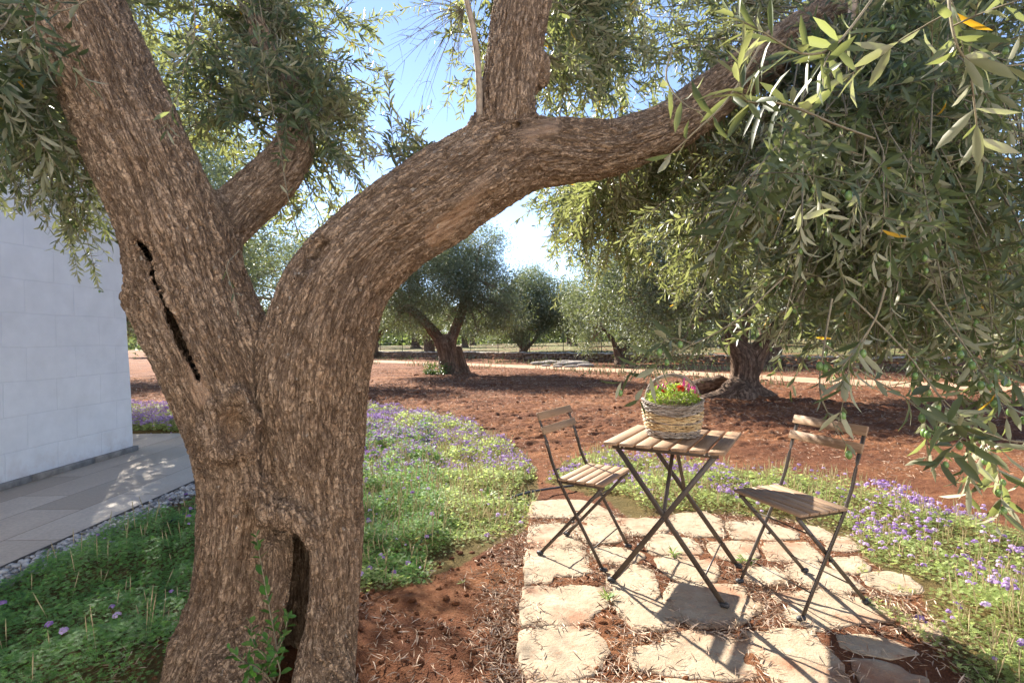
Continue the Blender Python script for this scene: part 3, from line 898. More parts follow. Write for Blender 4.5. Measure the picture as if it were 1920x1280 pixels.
# olives: small ellipsoids
def ell_template(k=6, m=5):
    v = []; 
    for i in range(m + 1):
        a = math.pi * i / m
        for j in range(k): v.append((math.sin(a) * math.cos(2 * math.pi * j / k), math.sin(a) * math.sin(2 * math.pi * j / k), math.cos(a)))
    f = [(i * k + j, (i + 1) * k + j, (i + 1) * k + (j + 1) % k, i * k + (j + 1) % k) for i in range(m) for j in range(k)]
    return np.array(v), np.array(f)
def blobs(P_, S_, k=6, m=5, g=rng):
    """P (n,3), S (n,3) radii"""
    tv, tf = ell_template(k, m); n = len(P_)
    V_ = P_[:, None, :] + tv[None] * S_[:, None, :]
    return V_.reshape(-1, 3), (tf[None] + (np.arange(n) * len(tv))[:, None, None]).reshape(-1, 4)
S_ = np.stack([np.full(len(FP), .0062)] * 2 + [np.full(len(FP), .0088)], 1) * rng.uniform(.8, 1.15, (len(FP), 1))
V_, F_ = blobs(FP, S_, 8, 6)
o = mk('fruit', V_ - TO, [F_], M_OLIVE, tree); o['kind'] = 'stuff'

# ------------------------------------------------------------------ layout polygons on the ground (pixels read off the photo, laid on z = 0)
def G2(pts): return [tuple(un(x, y)[:2]) for x, y in pts]
WALL_X = -4.36; CORNER_Y = 5.88
BED_C = G2([(560, 1090), (680, 1105), (760, 1095), (850, 1060), (930, 1015), (985, 990), (1005, 945), (1010, 905), (1000, 870), (965, 835), (905, 803), (840, 785), (760, 772), (690, 765), (560, 760), (430, 758), (360, 762), (230, 764), (120, 768), (120, 812), (560, 812)])
BED_C = [p for p in BED_C]
BED_R = G2([(1020, 900), (1060, 862), (1150, 848), (1240, 862), (1340, 872), (1440, 885), (1560, 902), (1680, 930), (1800, 958), (1920, 990), (2200, 1060), (2500, 1400), (2100, 1500), (1850, 1340), (1790, 1240), (1740, 1150), (1725, 1100), (1640, 1060), (1590, 1010), (1480, 975), (1330, 962), (1220, 968), (1180, 975), (1130, 930)])
BED_L = [(-2.78, 1.2), (-2.78, 3.4), (-2.60, 3.7), (-2.55, 4.75), (-1.6, 4.7), (-1.15, 3.2), (-1.12, 2.3), (-1.18, 1.8), (-1.35, 1.55), (-1.75, 1.3), (-2.1, 1.0)]
BED_L2 = [(-1.6, 4.7), (-1.15, 3.2), (-.8, 2.6), (-.45, 2.55), (-.3, 3.0), (-.9, 6.9), (-2.8, 6.9), (-2.75, 4.75)]
TRACK = np.array([(14.5, 6.0), (10.6, 10.9), (8.3, 13.2), (5.1, 17.8), (-1.5, 24.8), (-9.5, 32.5), (-24, 46)])
STONEWALL = np.array([(15.5, 9.0), (13.6, 14.6), (11, 18.0), (6.7, 24.0), (-.5, 31.0), (-8.4, 38.5), (-32, 58)])
TRK = un(500, 1250)[:2]

def soil_h(x, y):
    P2 = np.stack([x, y, np.zeros_like(x)], 1)
    far = sstep(4.3, 6.5, y)
    clod = fbm(P2 * 9, 4, 3) * .016 + np.abs(fbm(P2 * 26, 3, 4)) * .012
    u = (x * .35 + y * .94)
    fur = np.sin(u * 9 + fbm(P2 * .8, 2, 8) * 4) * .5 + fbm(np.stack([x * 1.2, y * 5, x * 0], 1), 3, 6)
    wl, _ = worley(P2 * np.array([7, 9, 1]), 5)
    rg = 1 - 2 * np.abs(fbm(P2 * np.array([5, 9, 1]), 3, 12))
    z = clod + far * (.020 * fur + .030 * (.5 - wl) + .030 * rg + .030 * fbm(P2 * np.array([10, 15, 1]), 3, 13))
    return z

# one ground sheet: fine near, coarse far
def axis(a, b, h, far_lo, far_hi, grow=1.07):
    c = list(np.arange(a, b, h)); s_ = h; v = a
    L = []
    while v > far_lo:
        s_ *= grow; v -= s_; L.append(v)
    s_ = h; v = c[-1]; Rr = []
    while v < far_hi:
        s_ *= grow; v += s_; Rr.append(v)
    return np.array(L[::-1] + c + Rr)
xs = axis(-3.4, 5.2, .022, -700, 700, 1.035); 
ys = axis(1.25, 7.2, .022, -60, 1100, 1.012)
ys = np.concatenate([ys[ys < 1.25][::6], ys[(ys >= 1.25)]])
far_i = np.searchsorted(ys, 60); ys = np.concatenate([ys[:far_i], ys[far_i:][::5]])
X, Y = np.meshgrid(xs, ys, indexing='ij'); x = X.ravel(); y = Y.ravel()
z = soil_h(x, y) - .02
dt = seg_dist(x, y, TRACK)
z = z * (.25 + .75 * sstep(.9, 1.5, dt)) - .02 * (1 - sstep(.9, 1.4, dt))
# terrace behind the stone wall
ws = np.interp(y, [9, 14.6, 18, 24, 31, 38.5, 58, 200, 1100], [15.6, 13.6, 11, 6.7, -.5, -8.4, -32, -200, -1400])
z = z + .42 * sstep(.1, 1.2, x - ws) * (y > 8)
# under paving
onpath = sstep(-2.60, -2.72, x) * (y < 7.1)
patio = [(.02, 1.2), (.1, 3.8), (.75, 3.9), (2.1, 3.15), (2.6, 2.2), (2.2, 1.2)]
ip = inpoly(x, y, patio).astype(float)
z = z * (1 - .6 * ip) + .006 * ip
z = z * (1 - onpath) - .09 * onpath
dtr = np.hypot(x - TRK[0], (y - TRK[1]) * 1.0)
z = z + .09 * np.exp(-(dtr / .42) ** 2) + .02 * np.exp(-(dtr / .8) ** 2) * fbm(np.stack([x, y, x * 0], 1) * 5, 3, 2)
z = np.where(y > 90, z * 0.5, z)
bedm = np.maximum.reduce([inpoly(x, y, p).astype(float) for p in (BED_C, BED_R, BED_L, BED_L2)])
nx, ny = X.shape
ii = np.arange((nx - 1) * (ny - 1)); i_ = ii // (ny - 1); j_ = ii % (ny - 1); b_ = i_ * ny + j_
Fg = np.stack([b_, b_ + ny, b_ + ny + 1, b_ + 1], 1)
grass = sstep(.2, 2.5, x - ws) * (y > 8)
t = NT('red soil')
P_ = t.obj()
n1 = t.noise(P_, 1.3, 5, .6); n2 = t.noise(P_, 22, 6, .7); n3 = t.noise(P_, 160, 3, .6)
c = t.ramp(n1, [(.3, (.165, .062, .027)), (.7, (.27, .108, .045))])
c = t.mix(t.ramp(n2, [(.40, (0, 0, 0)), (.72, (.8, .8, .8))]), c, (.36, .18, .09))
v = t.vor(t.vmul(P_, (1, 1.6, 1)), 34, 'F1', 1); sp = t.t.nodes.new('ShaderNodeSeparateColor'); t.set(sp.inputs[0], v)
c = t.mix(t.math('MULTIPLY', t.math('GREATER_THAN', sp.outputs[0], .80), t.math('MULTIPLY', t.attr('straw'), .4)), c, (.42, .30, .215))
c = t.mix(t.math('GREATER_THAN', t.noise(P_, 70, 1, .4), .72), c, (.42, .22, .14))
c = t.mix(t.ramp(t.noise(t.vmul(P_, (.6, 1.6, 1)), .9, 5, .65), [(.42, (.75, .75, .75)), (.6, (0, 0, 0))]), c, (.125, .048, .026))
gr = t.ramp(t.noise(P_, .35, 4, .6), [(.35, (.20, .15, .08)), (.5, (.13, .14, .05)), (.62, (.21, .10, .06))])
c = t.mix(t.attr('grass'), c, gr)
c = t.mix(t.math('MULTIPLY', t.attr('bed'), .6), c, (.11, .12, .04))
hh = t.math('ADD', t.math('MULTIPLY', n2, .7), t.math('MULTIPLY', n3, .35))
M_SOIL = t.fin(c, .95, t.bump(hh, 1.0, .055), .12)
straw = sstep(.0, .3, fbm(np.stack([x * .6, y * .9, x * 0], 1), 3, 19) + .2) * sstep(4.5, 6, y)
o = mk('ground', np.stack([x, y, z], 1), [Fg], M_SOIL, None, {'grass': grass, 'bed': bedm, 'straw': straw}); tag(o, kind='structure')

def ground_z(px, py):
    i = np.clip(np.searchsorted(xs, px) - 1, 0, len(xs) - 2); j = np.clip(np.searchsorted(ys, py) - 1, 0, len(ys) - 2)
    Z = z.reshape(nx, ny); fx = (px - xs[i]) / (xs[i + 1] - xs[i]); fy = (py - ys[j]) / (ys[j + 1] - ys[j])
    return (Z[i, j] * (1 - fx) + Z[i + 1, j] * fx) * (1 - fy) + (Z[i, j + 1] * (1 - fx) + Z[i + 1, j + 1] * fx) * fy

# ------------------------------------------------------------------ dirt track
tp = catmull(TRACK, 12); T = nrm(np.gradient(tp, axis=0)); Nn = np.stack([-T[:, 1], T[:, 0]], 1)
w = np.linspace(-1, 1, 15)
Px = tp[:, None, 0] + Nn[:, None, 0] * w[None] * (.85 + .12 * np.sin(np.arange(len(tp)) * .9))[:, None]
Py = tp[:, None, 1] + Nn[:, None, 1] * w[None] * (.85 + .12 * np.sin(np.arange(len(tp)) * .9))[:, None]
Pz = .014 - .055 * np.abs(w[None]) ** 6 + 0 * Px
m_, k_ = Px.shape
b_ = (np.arange(m_ - 1)[:, None] * k_ + np.arange(k_ - 1)[None]).ravel()
t = NT('sandy track'); P_ = t.obj()
c = t.ramp(t.noise(P_, 2.2, 6, .65), [(.3, (.36, .20, .12)), (.7, (.52, .34, .23))])
o = mk('dirt_track', np.stack([Px, Py, Pz], -1).reshape(-1, 3), [np.stack([b_, b_ + k_, b_ + k_ + 1, b_ + 1], 1)[:, ::-1]], t.fin(c, .95, t.bump(t.noise(P_, 30, 5, .7), .8, .02), .1)); tag(o, kind='structure')

# ------------------------------------------------------------------ paved path beside the house
t = NT('stone paving'); P_ = t.obj()
bt = t.t.nodes.new('ShaderNodeTexBrick'); bt.offset = .37; bt.squash = 1
mp = t.t.nodes.new('ShaderNodeMapping'); mp.inputs['Rotation'].default_value = (0, 0, math.radians(90)); t.set(mp.inputs[0], P_)
t.set(bt.inputs['Vector'], mp.outputs[0]); bt.inputs['Scale'].default_value = 1
bt.inputs['Brick Width'].default_value = .95; bt.inputs['Row Height'].default_value = .40; bt.inputs['Mortar Size'].default_value = .004; bt.inputs['Mortar Smooth'].default_value = .2
bt.inputs['Color1'].default_value = (.0, .0, .0, 1); bt.inputs['Color2'].default_value = (1, 1, 1, 1); bt.inputs['Mortar'].default_value = (.5, .5, .5, 1)
n1 = t.noise(t.vmul(P_, (1, .5, 1)), 3.5, 6, .65); n2 = t.noise(P_, 45, 4, .6)
c = t.ramp(bt.outputs['Color'], [(0, (.46, .36, .26)), (.3, (.64, .51, .38)), (.6, (.54, .44, .33)), (1, (.72, .59, .45))])
c = t.mix(t.ramp(n1, [(.35, (0, 0, 0)), (.75, (.55, .55, .55))]), c, (.47, .34, .24))
c = t.mix(t.ramp(n2, [(.3, (.35, .35, .35)), (.6, (0, 0, 0))]), c, (.25, .21, .18))
c = t.mix(t.ramp(bt.outputs['Fac'], [(0, (0, 0, 0)), (1, (.9, .9, .9))]), c, (.24, .16, .11))
hh = t.math('SUBTRACT', t.math('MULTIPLY', n2, .12), bt.outputs['Fac'])
M_PAVE = t.fin(c, .62, t.bump(hh, .5, .006), .35)
mb = MB(); box(mb, ((-4.36 - 2.83) / 2, 3.0, -.04), (4.36 - 2.83 + .02, 8.0, .08), None, .004)
box(mb, (-7.4, 6.46, -.0405), (6.05, 1.08, .08), None, .004)
box(mb, (2.4, -2.1, -.042), (10.4, 2.2, .08), None, .004)  # added terrace strip, unseen behind the camera, to bounce sunlight
o = mb.build('path', M_PAVE); tag(o, kind='structure')
# shaded strip of pebbles along it
n = 5200
py_ = rng.uniform(1.6, 6.9, n); px_ = -2.82 + rng.beta(1.1, 1.6, n) * .26
r = rng.uniform(.008, .019, n); S_ = np.stack([r * rng.uniform(.8, 1.4, n), r * rng.uniform(.7, 1.2, n), r * .6], 1)
V_, F_ = blobs(np.stack([px_, py_, -.03 + rng.uniform(0, .03, n)], 1), S_, 7, 5)
V_ += (fbm(V_ * 60, 2, 4) * .003)[:, None]
t = NT('pebble'); c = t.ramp(t.attr('rnd'), [(0, (.17, .16, .15)), (.5, (.36, .35, .33)), (.9, (.55, .53, .50))])
o = mk('gravel_strip', V_, [F_], t.fin(c, .7), None, {'rnd': np.repeat(rng.uniform(0, 1, n), 42)}); tag(o, kind='stuff')
mb = MB(); box(mb, (-2.819, 3.0, -.03), (.012, 8.0, .075), None, .002)
o = mb.build('path_edging', simple('edging', (.10, .085, .07), .8)); tag(o, 'thin dark edging strip between the paved path and the pebbles', 'edging')

# ------------------------------------------------------------------ white house
house = thing('house', 'white house with a blind block wall and grey stone skirting at the left', 'house', (WALL_X - 3.5, CORNER_Y - 4, 0))
HO = np.array(house.location)
t = NT('white block wall'); P_ = t.obj()
mp = t.t.nodes.new('ShaderNodeMapping'); t.set(mp.inputs[0], P_)
sx = t.t.nodes.new('ShaderNodeSeparateXYZ'); t.set(sx.inputs[0], P_)
cx = t.t.nodes.new('ShaderNodeCombineXYZ'); t.set(cx.inputs[0], t.math('ADD', sx.outputs[1], sx.outputs[0])); t.set(cx.inputs[1], sx.outputs[2])
bt = t.t.nodes.new('ShaderNodeTexBrick'); bt.offset = .42
nz = t.t.nodes.new('ShaderNodeTexNoise'); t.set(nz.inputs['Vector'], P_); nz.inputs['Scale'].default_value = 1.6
vm = t.t.nodes.new('ShaderNodeVectorMath'); vm.operation = 'MULTIPLY_ADD'; t.set(vm.inputs[0], nz.outputs['Color']); vm.inputs[1].default_value = (.03, .03, 0); t.set(vm.inputs[2], cx.outputs[0])
t.set(bt.inputs['Vector'], vm.outputs[0]); bt.inputs['Scale'].default_value = 1; bt.inputs['Brick Width'].default_value = .52; bt.inputs['Row Height'].default_value = .305
bt.inputs['Mortar Size'].default_value = .006; bt.inputs['Mortar Smooth'].default_value = .9
n1 = t.noise(P_, 5, 5, .6); n2 = t.noise(t.vmul(P_, (1, 1, 1)), 38, 4, .6)
c = t.ramp(n1, [(.3, (.70, .69, .68)), (.7, (.79, .78, .77))])
c = t.mix(t.math('MULTIPLY', t.math('SUBTRACT', 1.0, t.math('MULTIPLY', sx.outputs[2], 2.6), clamp=True), t.ramp(t.noise(P_, 7, 5, .7), [(.45, (0, 0, 0)), (.7, (.5, .5, .5))])), c, (.52, .40, .32))
c = t.mix(t.math('MULTIPLY', bt.outputs['Fac'], .22), c, (.52, .52, .54))
hh = t.math('SUBTRACT', t.math('ADD', t.math('MULTIPLY', n2, .35), t.math('MULTIPLY', n1, .3)), t.math('MULTIPLY', bt.outputs['Fac'], .8))
M_WALL = t.fin(c, .8, t.bump(hh, .45, .008), .2)
# battered box
HH = 3.3; WX = 7.0; WY = 12.0; bt_ = .02
g = 60
def wallface(a, b, c_, d, nu, nv, amp, sd):
    u = np.linspace(0, 1, nu); v = np.linspace(0, 1, nv); U, Vv = np.meshgrid(u, v, indexing='ij'); U = U.ravel()[:, None]; Vv = Vv.ravel()[:, None]
    a, b, c_, d = map(np.array, (a, b, c_, d))
    P = (a * (1 - U) + b * U) * (1 - Vv) + (d * (1 - U) + c_ * U) * Vv
    n_ = np.cross(b - a, d - a); n_ = n_ / np.linalg.norm(n_)
    P = P + n_ * (fbm(P * 2.2, 4, sd) * amp * 1.0)[:, None]
    bb = (np.arange(nu - 1)[:, None] * nv + np.arange(nv - 1)[None]).ravel()
    return P, np.stack([bb, bb + nv, bb + nv + 1, bb + 1], 1)
mb = MB(); X1 = WALL_X; Y1 = CORNER_Y; T_ = bt_ * HH
c0 = [(X1, Y1 - WY, -.02), (X1, Y1, -.02), (X1 - WX, Y1, -.02), (X1 - WX, Y1 - WY, -.02)]
c1 = [(X1 - T_, Y1 - WY + T_, HH), (X1 - T_, Y1 - T_, HH), (X1 - WX + T_, Y1 - T_, HH), (X1 - WX + T_, Y1 - WY + T_, HH)]
for i in range(4):
    j = (i + 1) % 4
    P, Fc = wallface(c0[i], c0[j], c1[j], c1[i], 160, 60, .012 if i == 0 else .0, 3)
    mb.add(P, Fc)
mk('wall', np.vstack(mb.V) - HO, [np.vstack(mb.F4)], M_WALL, house)
# added wing, unseen behind the camera: its white front bounces sun into the shade
mb = MB(); P, Fc = wallface((X1 + 13, -3.2, -.02), (X1 - .3, -3.2, -.02), (X1 - .3, -3.2, HH), (X1 + 13, -3.2, HH), 160, 60, .012, 7); mb.add(P, Fc)
box(mb, (X1 + 6.35, -3.2 - 2.52, HH / 2), (13.3, 5.0, HH), None, .02)
mk('wall', np.vstack(mb.V) - HO, [np.vstack(mb.F4), np.vstack(mb.F3)], M_WALL, house, None, False)
mb = MB(); box(mb, (X1 - WX / 2 - 0, Y1 - WY / 2, HH + .03), (WX - 2 * T_ + .05, WY - 2 * T_ + .05, .10), None, .02); 
o = mb.build('roof', M_WALL, house); o.location = -Vector(HO)
mb = MB()
yy = Y1 + .035; k = 0
while yy > Y1 - WY + .4:
    L_ = .62 + .1 * math.sin(k * 2.3); box(mb, (X1 + .017, yy - L_ / 2, .018), (.04, L_ - .004, .072), None, .004); yy -= L_; k += 1
xx = X1 - .004
while xx > X1 - WX + .6:
    box(mb, (xx - .3, Y1 + .018, .018), (.596, .034, .072), None, .004); xx -= .6
t = simple('grey skirting stone', (.24, .215, .185), .8, .3, 9, .4, .004)
o = mb.build('skirting', t, house); o.location = -Vector(HO)

# ------------------------------------------------------------------ patio slabs
t = NT('limestone slab'); P_ = t.t.nodes.new('ShaderNodeNewGeometry').outputs['Position']
n1 = t.noise(P_, 5, 6, .7, .6); n2 = t.noise(P_, 26, 6, .7); n3 = t.noise(P_, 95, 3, .6)
c = t.ramp(n1, [(.3, (.30, .225, .15)), (.55, (.36, .29, .205)), (.75, (.41, .35, .265))])
c = t.mix(t.ramp(n2, [(.55, (0, 0, 0)), (.68, (.6, .6, .6))]), c, (.38, .20, .115))
c = t.mix(t.ramp(t.noise(P_, 2.6, 4, .6), [(.53, (0, 0, 0)), (.66, (.8, .8, .8))]), c, (.27, .12, .065))
pit = t.ramp(n3, [(.60, (0, 0, 0)), (.68, (1, 1, 1))])
c = t.mix(t.math('MULTIPLY', pit, .45), c, (.27, .15, .09))
hh = t.math('ADD', t.math('ADD', t.math('MULTIPLY', n2, .7), t.math('MULTIPLY', n1, .5)), t.math('MULTIPLY', n3, -.25))
M_SLAB = t.fin(c, .85, t.bump(hh, .8, .012), .2)
SLABS = [
 ([(1003, 942), (1050, 939), (1091, 940), (1129, 954), (1149, 968), (1075, 970), (998, 969)], 'long narrow slab farthest back under the left chair'),
 ([(998, 988), (1054, 981), (1080, 990), (1072, 1005), (1091, 1024), (1045, 1025), (997, 1024)], 'slab at the left edge between the long back slab and the big notched one'),
 ([(1080, 985), (1091, 973), (1161, 973), (1166, 1005), (1162, 1012), (1102, 1019), (1087, 998)], 'squarish slab right behind the left chair front legs'),
 ([(1168, 974), (1248, 975), (1247, 986), (1237, 1001), (1185, 1002), (1166, 984)], 'pale slab left of the crossing of the table legs, near the flowers'),
 ([(1264, 966), (1320, 961), (1346, 975), (1354, 1003), (1300, 1003), (1258, 992)], 'slab behind the table legs at the flower edge'),
 ([(1367, 982), (1433, 979), (1488, 998), (1490, 1009), (1430, 1010), (1381, 1009)], 'slab behind the far front leg of the right chair'),
 ([(1515, 985), (1543, 994), (1560, 1013), (1542, 1012), (1520, 1003)], 'small slab under the seat of the right chair at the flower edge'),
 ([(1559, 1011), (1589, 1009), (1603, 1026), (1582, 1031), (1554, 1028)], 'small slab behind the leg crossing of the right chair'),
 ([(996, 1028), (1060, 1028), (1091, 1030), (1091, 1046), (1099, 1060), (1099, 1072), (1080, 1078), (1039, 1076), (1035, 1089), (991, 1091), (992, 1063)], 'big notched slab carrying the rear foot of the left chair'),
 ([(1116, 1026), (1166, 1029), (1202, 1042), (1176, 1056), (1134, 1052), (1119, 1039)], 'slab between the feet of the left chair and the nearest table foot'),
 ([(1219, 1011), (1252, 1005), (1294, 1014), (1309, 1037), (1232, 1039), (1221, 1029)], 'slab behind the little rosette weed'),
 ([(1232, 1048), (1256, 1044), (1325, 1046), (1340, 1070), (1335, 1088), (1300, 1090), (1262, 1082)], 'slab in front of the little rosette weed, between the table legs'),
 ([(1335, 1020), (1375, 1018), (1411, 1019), (1417, 1040), (1400, 1052), (1360, 1046), (1340, 1038)], 'slab beside the weedy tuft behind the far right table foot'),
 ([(1439, 1020), (1507, 1018), (1534, 1045), (1520, 1049), (1480, 1050), (1444, 1048)], 'pale spotted slab between the crossed legs of the right chair'),
 ([(1477, 1061), (1526, 1058), (1581, 1078), (1608, 1099), (1585, 1106), (1559, 1110), (1507, 1091), (1482, 1075)], 'slab under the far rear foot of the right chair'),
 ([(1406, 1067), (1455, 1067), (1471, 1089), (1444, 1094), (1403, 1083)], 'small slab right of the far front foot of the right chair'),
 ([(1564, 1050), (1608, 1045), (1622, 1067), (1597, 1073), (1575, 1066)], 'small slab at the flower edge right of the right chair legs'),
 ([(1625, 1083), (1663, 1073), (1701, 1083), (1718, 1105), (1685, 1113), (1635, 1097)], 'smooth pale slab half in the flowers at the right'),
 ([(1140, 1075), (1190, 1063), (1222, 1072), (1228, 1100), (1222, 1118), (1258, 1140), (1262, 1160), (1243, 1176), (1190, 1177), (1165, 1145), (1150, 1107)], 'long slab in front of the nearest left table foot'),
 ([(990, 1104), (1050, 1102), (1125, 1101), (1132, 1129), (1129, 1140), (1101, 1149), (1099, 1164), (1040, 1166), (986, 1167), (988, 1134)], 'big cracked slab second from the front at the left edge'),
 ([(1262, 1098), (1330, 1097), (1387, 1099), (1395, 1121), (1425, 1136), (1398, 1149), (1389, 1163), (1350, 1169), (1310, 1171), (1280, 1157), (1255, 1125)], 'slab carrying the near right table foot'),
 ([(1458, 1116), (1526, 1110), (1619, 1127), (1668, 1162), (1620, 1162), (1581, 1163), (1540, 1179), (1488, 1163), (1471, 1138)], 'wide slab under the near feet of the right chair'),
 ([(986, 1185), (1022, 1181), (1099, 1181), (1121, 1204), (1125, 1223), (1116, 1249), (1072, 1268), (1000, 1268), (992, 1239), (984, 1211)], 'biggest slab, half covered in red soil, at the front left'),
 ([(1189, 1217), (1250, 1213), (1265, 1192), (1300, 1187), (1390, 1207), (1412, 1240), (1400, 1268), (1330, 1266), (1260, 1258), (1200, 1253)], 'broad slab in the front middle of the patio'),
 ([(1406, 1190), (1460, 1187), (1521, 1187), (1532, 1206), (1570, 1253), (1572, 1300), (1480, 1312), (1433, 1231), (1411, 1214)], 'slab crossed by the table shadow at the front right'),
 ([(1581, 1195), (1663, 1201), (1707, 1223), (1657, 1228), (1586, 1214)], 'narrow slab among sparse flowers at the front right'),
 ([(1608, 1242), (1663, 1250), (1728, 1272), (1710, 1310), (1640, 1310)], 'slab nearest the bottom right flowers'),
 ([(1004, 1279), (1060, 1281), (1125, 1283), (1120, 1340), (1000, 1340)], 'slab cut by the bottom edge at the front left'),
 ([(1150, 1290), (1260, 1284), (1380, 1292), (1390, 1350), (1140, 1350)], 'slab cut by the bottom edge in the middle'),
 ([(1707, 1165), (1740, 1168), (1755, 1185), (1725, 1190)], 'tiny slab showing through the flowers beyond the right chair'),
]
SLAB_W = []
for si, (pp, lab) in enumerate(SLABS):
    P = np.array([un(a, b)[:2] for a, b in pp]); SLAB_W.append([tuple(q_) for q_ in P])
    # rounded irregular outline
    n_ = len(P); out = []
    for i in range(n_):
        a, b = P[i], P[(i + 1) % n_]
        L_ = np.linalg.norm(b - a); m_ = max(3, int(L_ / .012))
        for j in range(m_): out.append(a + (b - a) * j / m_)
    O = np.array(out)
    for _ in range(2): O = .5 * O + .25 * (np.roll(O, 1, 0) + np.roll(O, -1, 0))
    c_ = O.mean(0); d = nrm(O - c_); O = O + d * .033
    O = O + d * (fbm(np.c_[O * 22, np.zeros(len(O)) + si], 3, 2) * .016)[:, None]
    nO = len(O); rings = [(1, -.035), (1.0, -.005), (.992, .0005), (.975, .0035), (.90, .0045), (.68, .006), (.5, .006), (.32, .006), (.14, .006)]
    Vv = []
    scale_r = np.linalg.norm(O - c_, axis=1).mean()
    for k, (s_, zz) in enumerate(rings):
        Q = c_ + (O - c_) * s_
        zt = np.full(nO, zz)
        if k >= 1: zt = zt + fbm(np.c_[Q * 7, np.zeros(nO) + si * 3], 4, 6) * .008 + fbm(np.c_[Q * 40, np.zeros(nO)], 2, 7) * .002
        Vv.append(np.c_[Q, zt])
    Vv.append(np.array([[c_[0], c_[1], .006]]))
    Vv = np.vstack(Vv); b = np.arange(nO); Fq_ = []
    for k in range(len(rings) - 1): Fq_.append(np.stack([k * nO + b, k * nO + (b + 1) % nO, (k + 1) * nO + (b + 1) % nO, (k + 1) * nO + b], 1))
    k = len(rings) - 1; F3_ = np.stack([k * nO + b, k * nO + (b + 1) % nO, np.full(nO, (k + 1) * nO)], 1)
    a2 = 0.5 * np.sum(O[:, 0] * np.roll(O[:, 1], -1) - np.roll(O[:, 0], -1) * O[:, 1])
    if a2 < 0: Fq_ = [f[:, ::-1] for f in Fq_]; F3_ = F3_[:, ::-1]
    off = np.array([c_[0], c_[1], 0])
    o = mk('paving_slab', Vv - off, [np.vstack(Fq_), F3_], M_SLAB); o.location = off
    tag(o, lab, 'paving slab', 'limestone slabs of the patio')

def on_slab(x_, y_):
    r_ = np.zeros(len(x_), bool)
    for p in SLAB_W: r_ |= inpoly(x_, y_, p)
    return r_

# ------------------------------------------------------------------ scatter helpers on the ground
def scatter(poly, dens, cull=None):
    P = np.array(poly); a = P.min(0); b = P.max(0)
    n_ = int((b[0] - a[0]) * (b[1] - a[1]) * dens)
    x_ = rng.uniform(a[0], b[0], n_); y_ = rng.uniform(a[1], b[1], n_)
    m = inpoly(x_, y_, poly)
    return x_[m], y_[m]
def visible(x_, y_, m=.25):
    return (y_ > .9) & (np.abs(x_ / np.maximum(y_, .1)) < 1.0 + m) & (y_ > 1.35)

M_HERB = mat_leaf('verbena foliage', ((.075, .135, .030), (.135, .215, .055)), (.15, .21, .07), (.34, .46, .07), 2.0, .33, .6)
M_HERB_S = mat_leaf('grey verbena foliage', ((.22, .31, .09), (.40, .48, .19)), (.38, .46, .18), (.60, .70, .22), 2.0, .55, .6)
t = NT('verbena flower'); c = t.ramp(t.attr('rnd'), [(0, (.28, .15, .43)), (.5, (.48, .33, .60)), (1, (.66, .53, .74))])
t.fin(c, .6, None, .2)
tr = t.t.nodes.new('ShaderNodeBsdfTranslucent'); t.set(tr.inputs[0], c); mx = t.t.nodes.new('ShaderNodeMixShader'); mx.inputs[0].default_value = .35
t.t.links.new(t.b.outputs[0], mx.inputs[1]); t.t.links.new(tr.outputs[0], mx.inputs[2]); t.t.links.new(mx.outputs[0], t.out.inputs['Surface'])
M_FLOW = t.m
M_SEED = simple('dry seed spike', (.46, .37, .20), .8, .2, 60, .3)

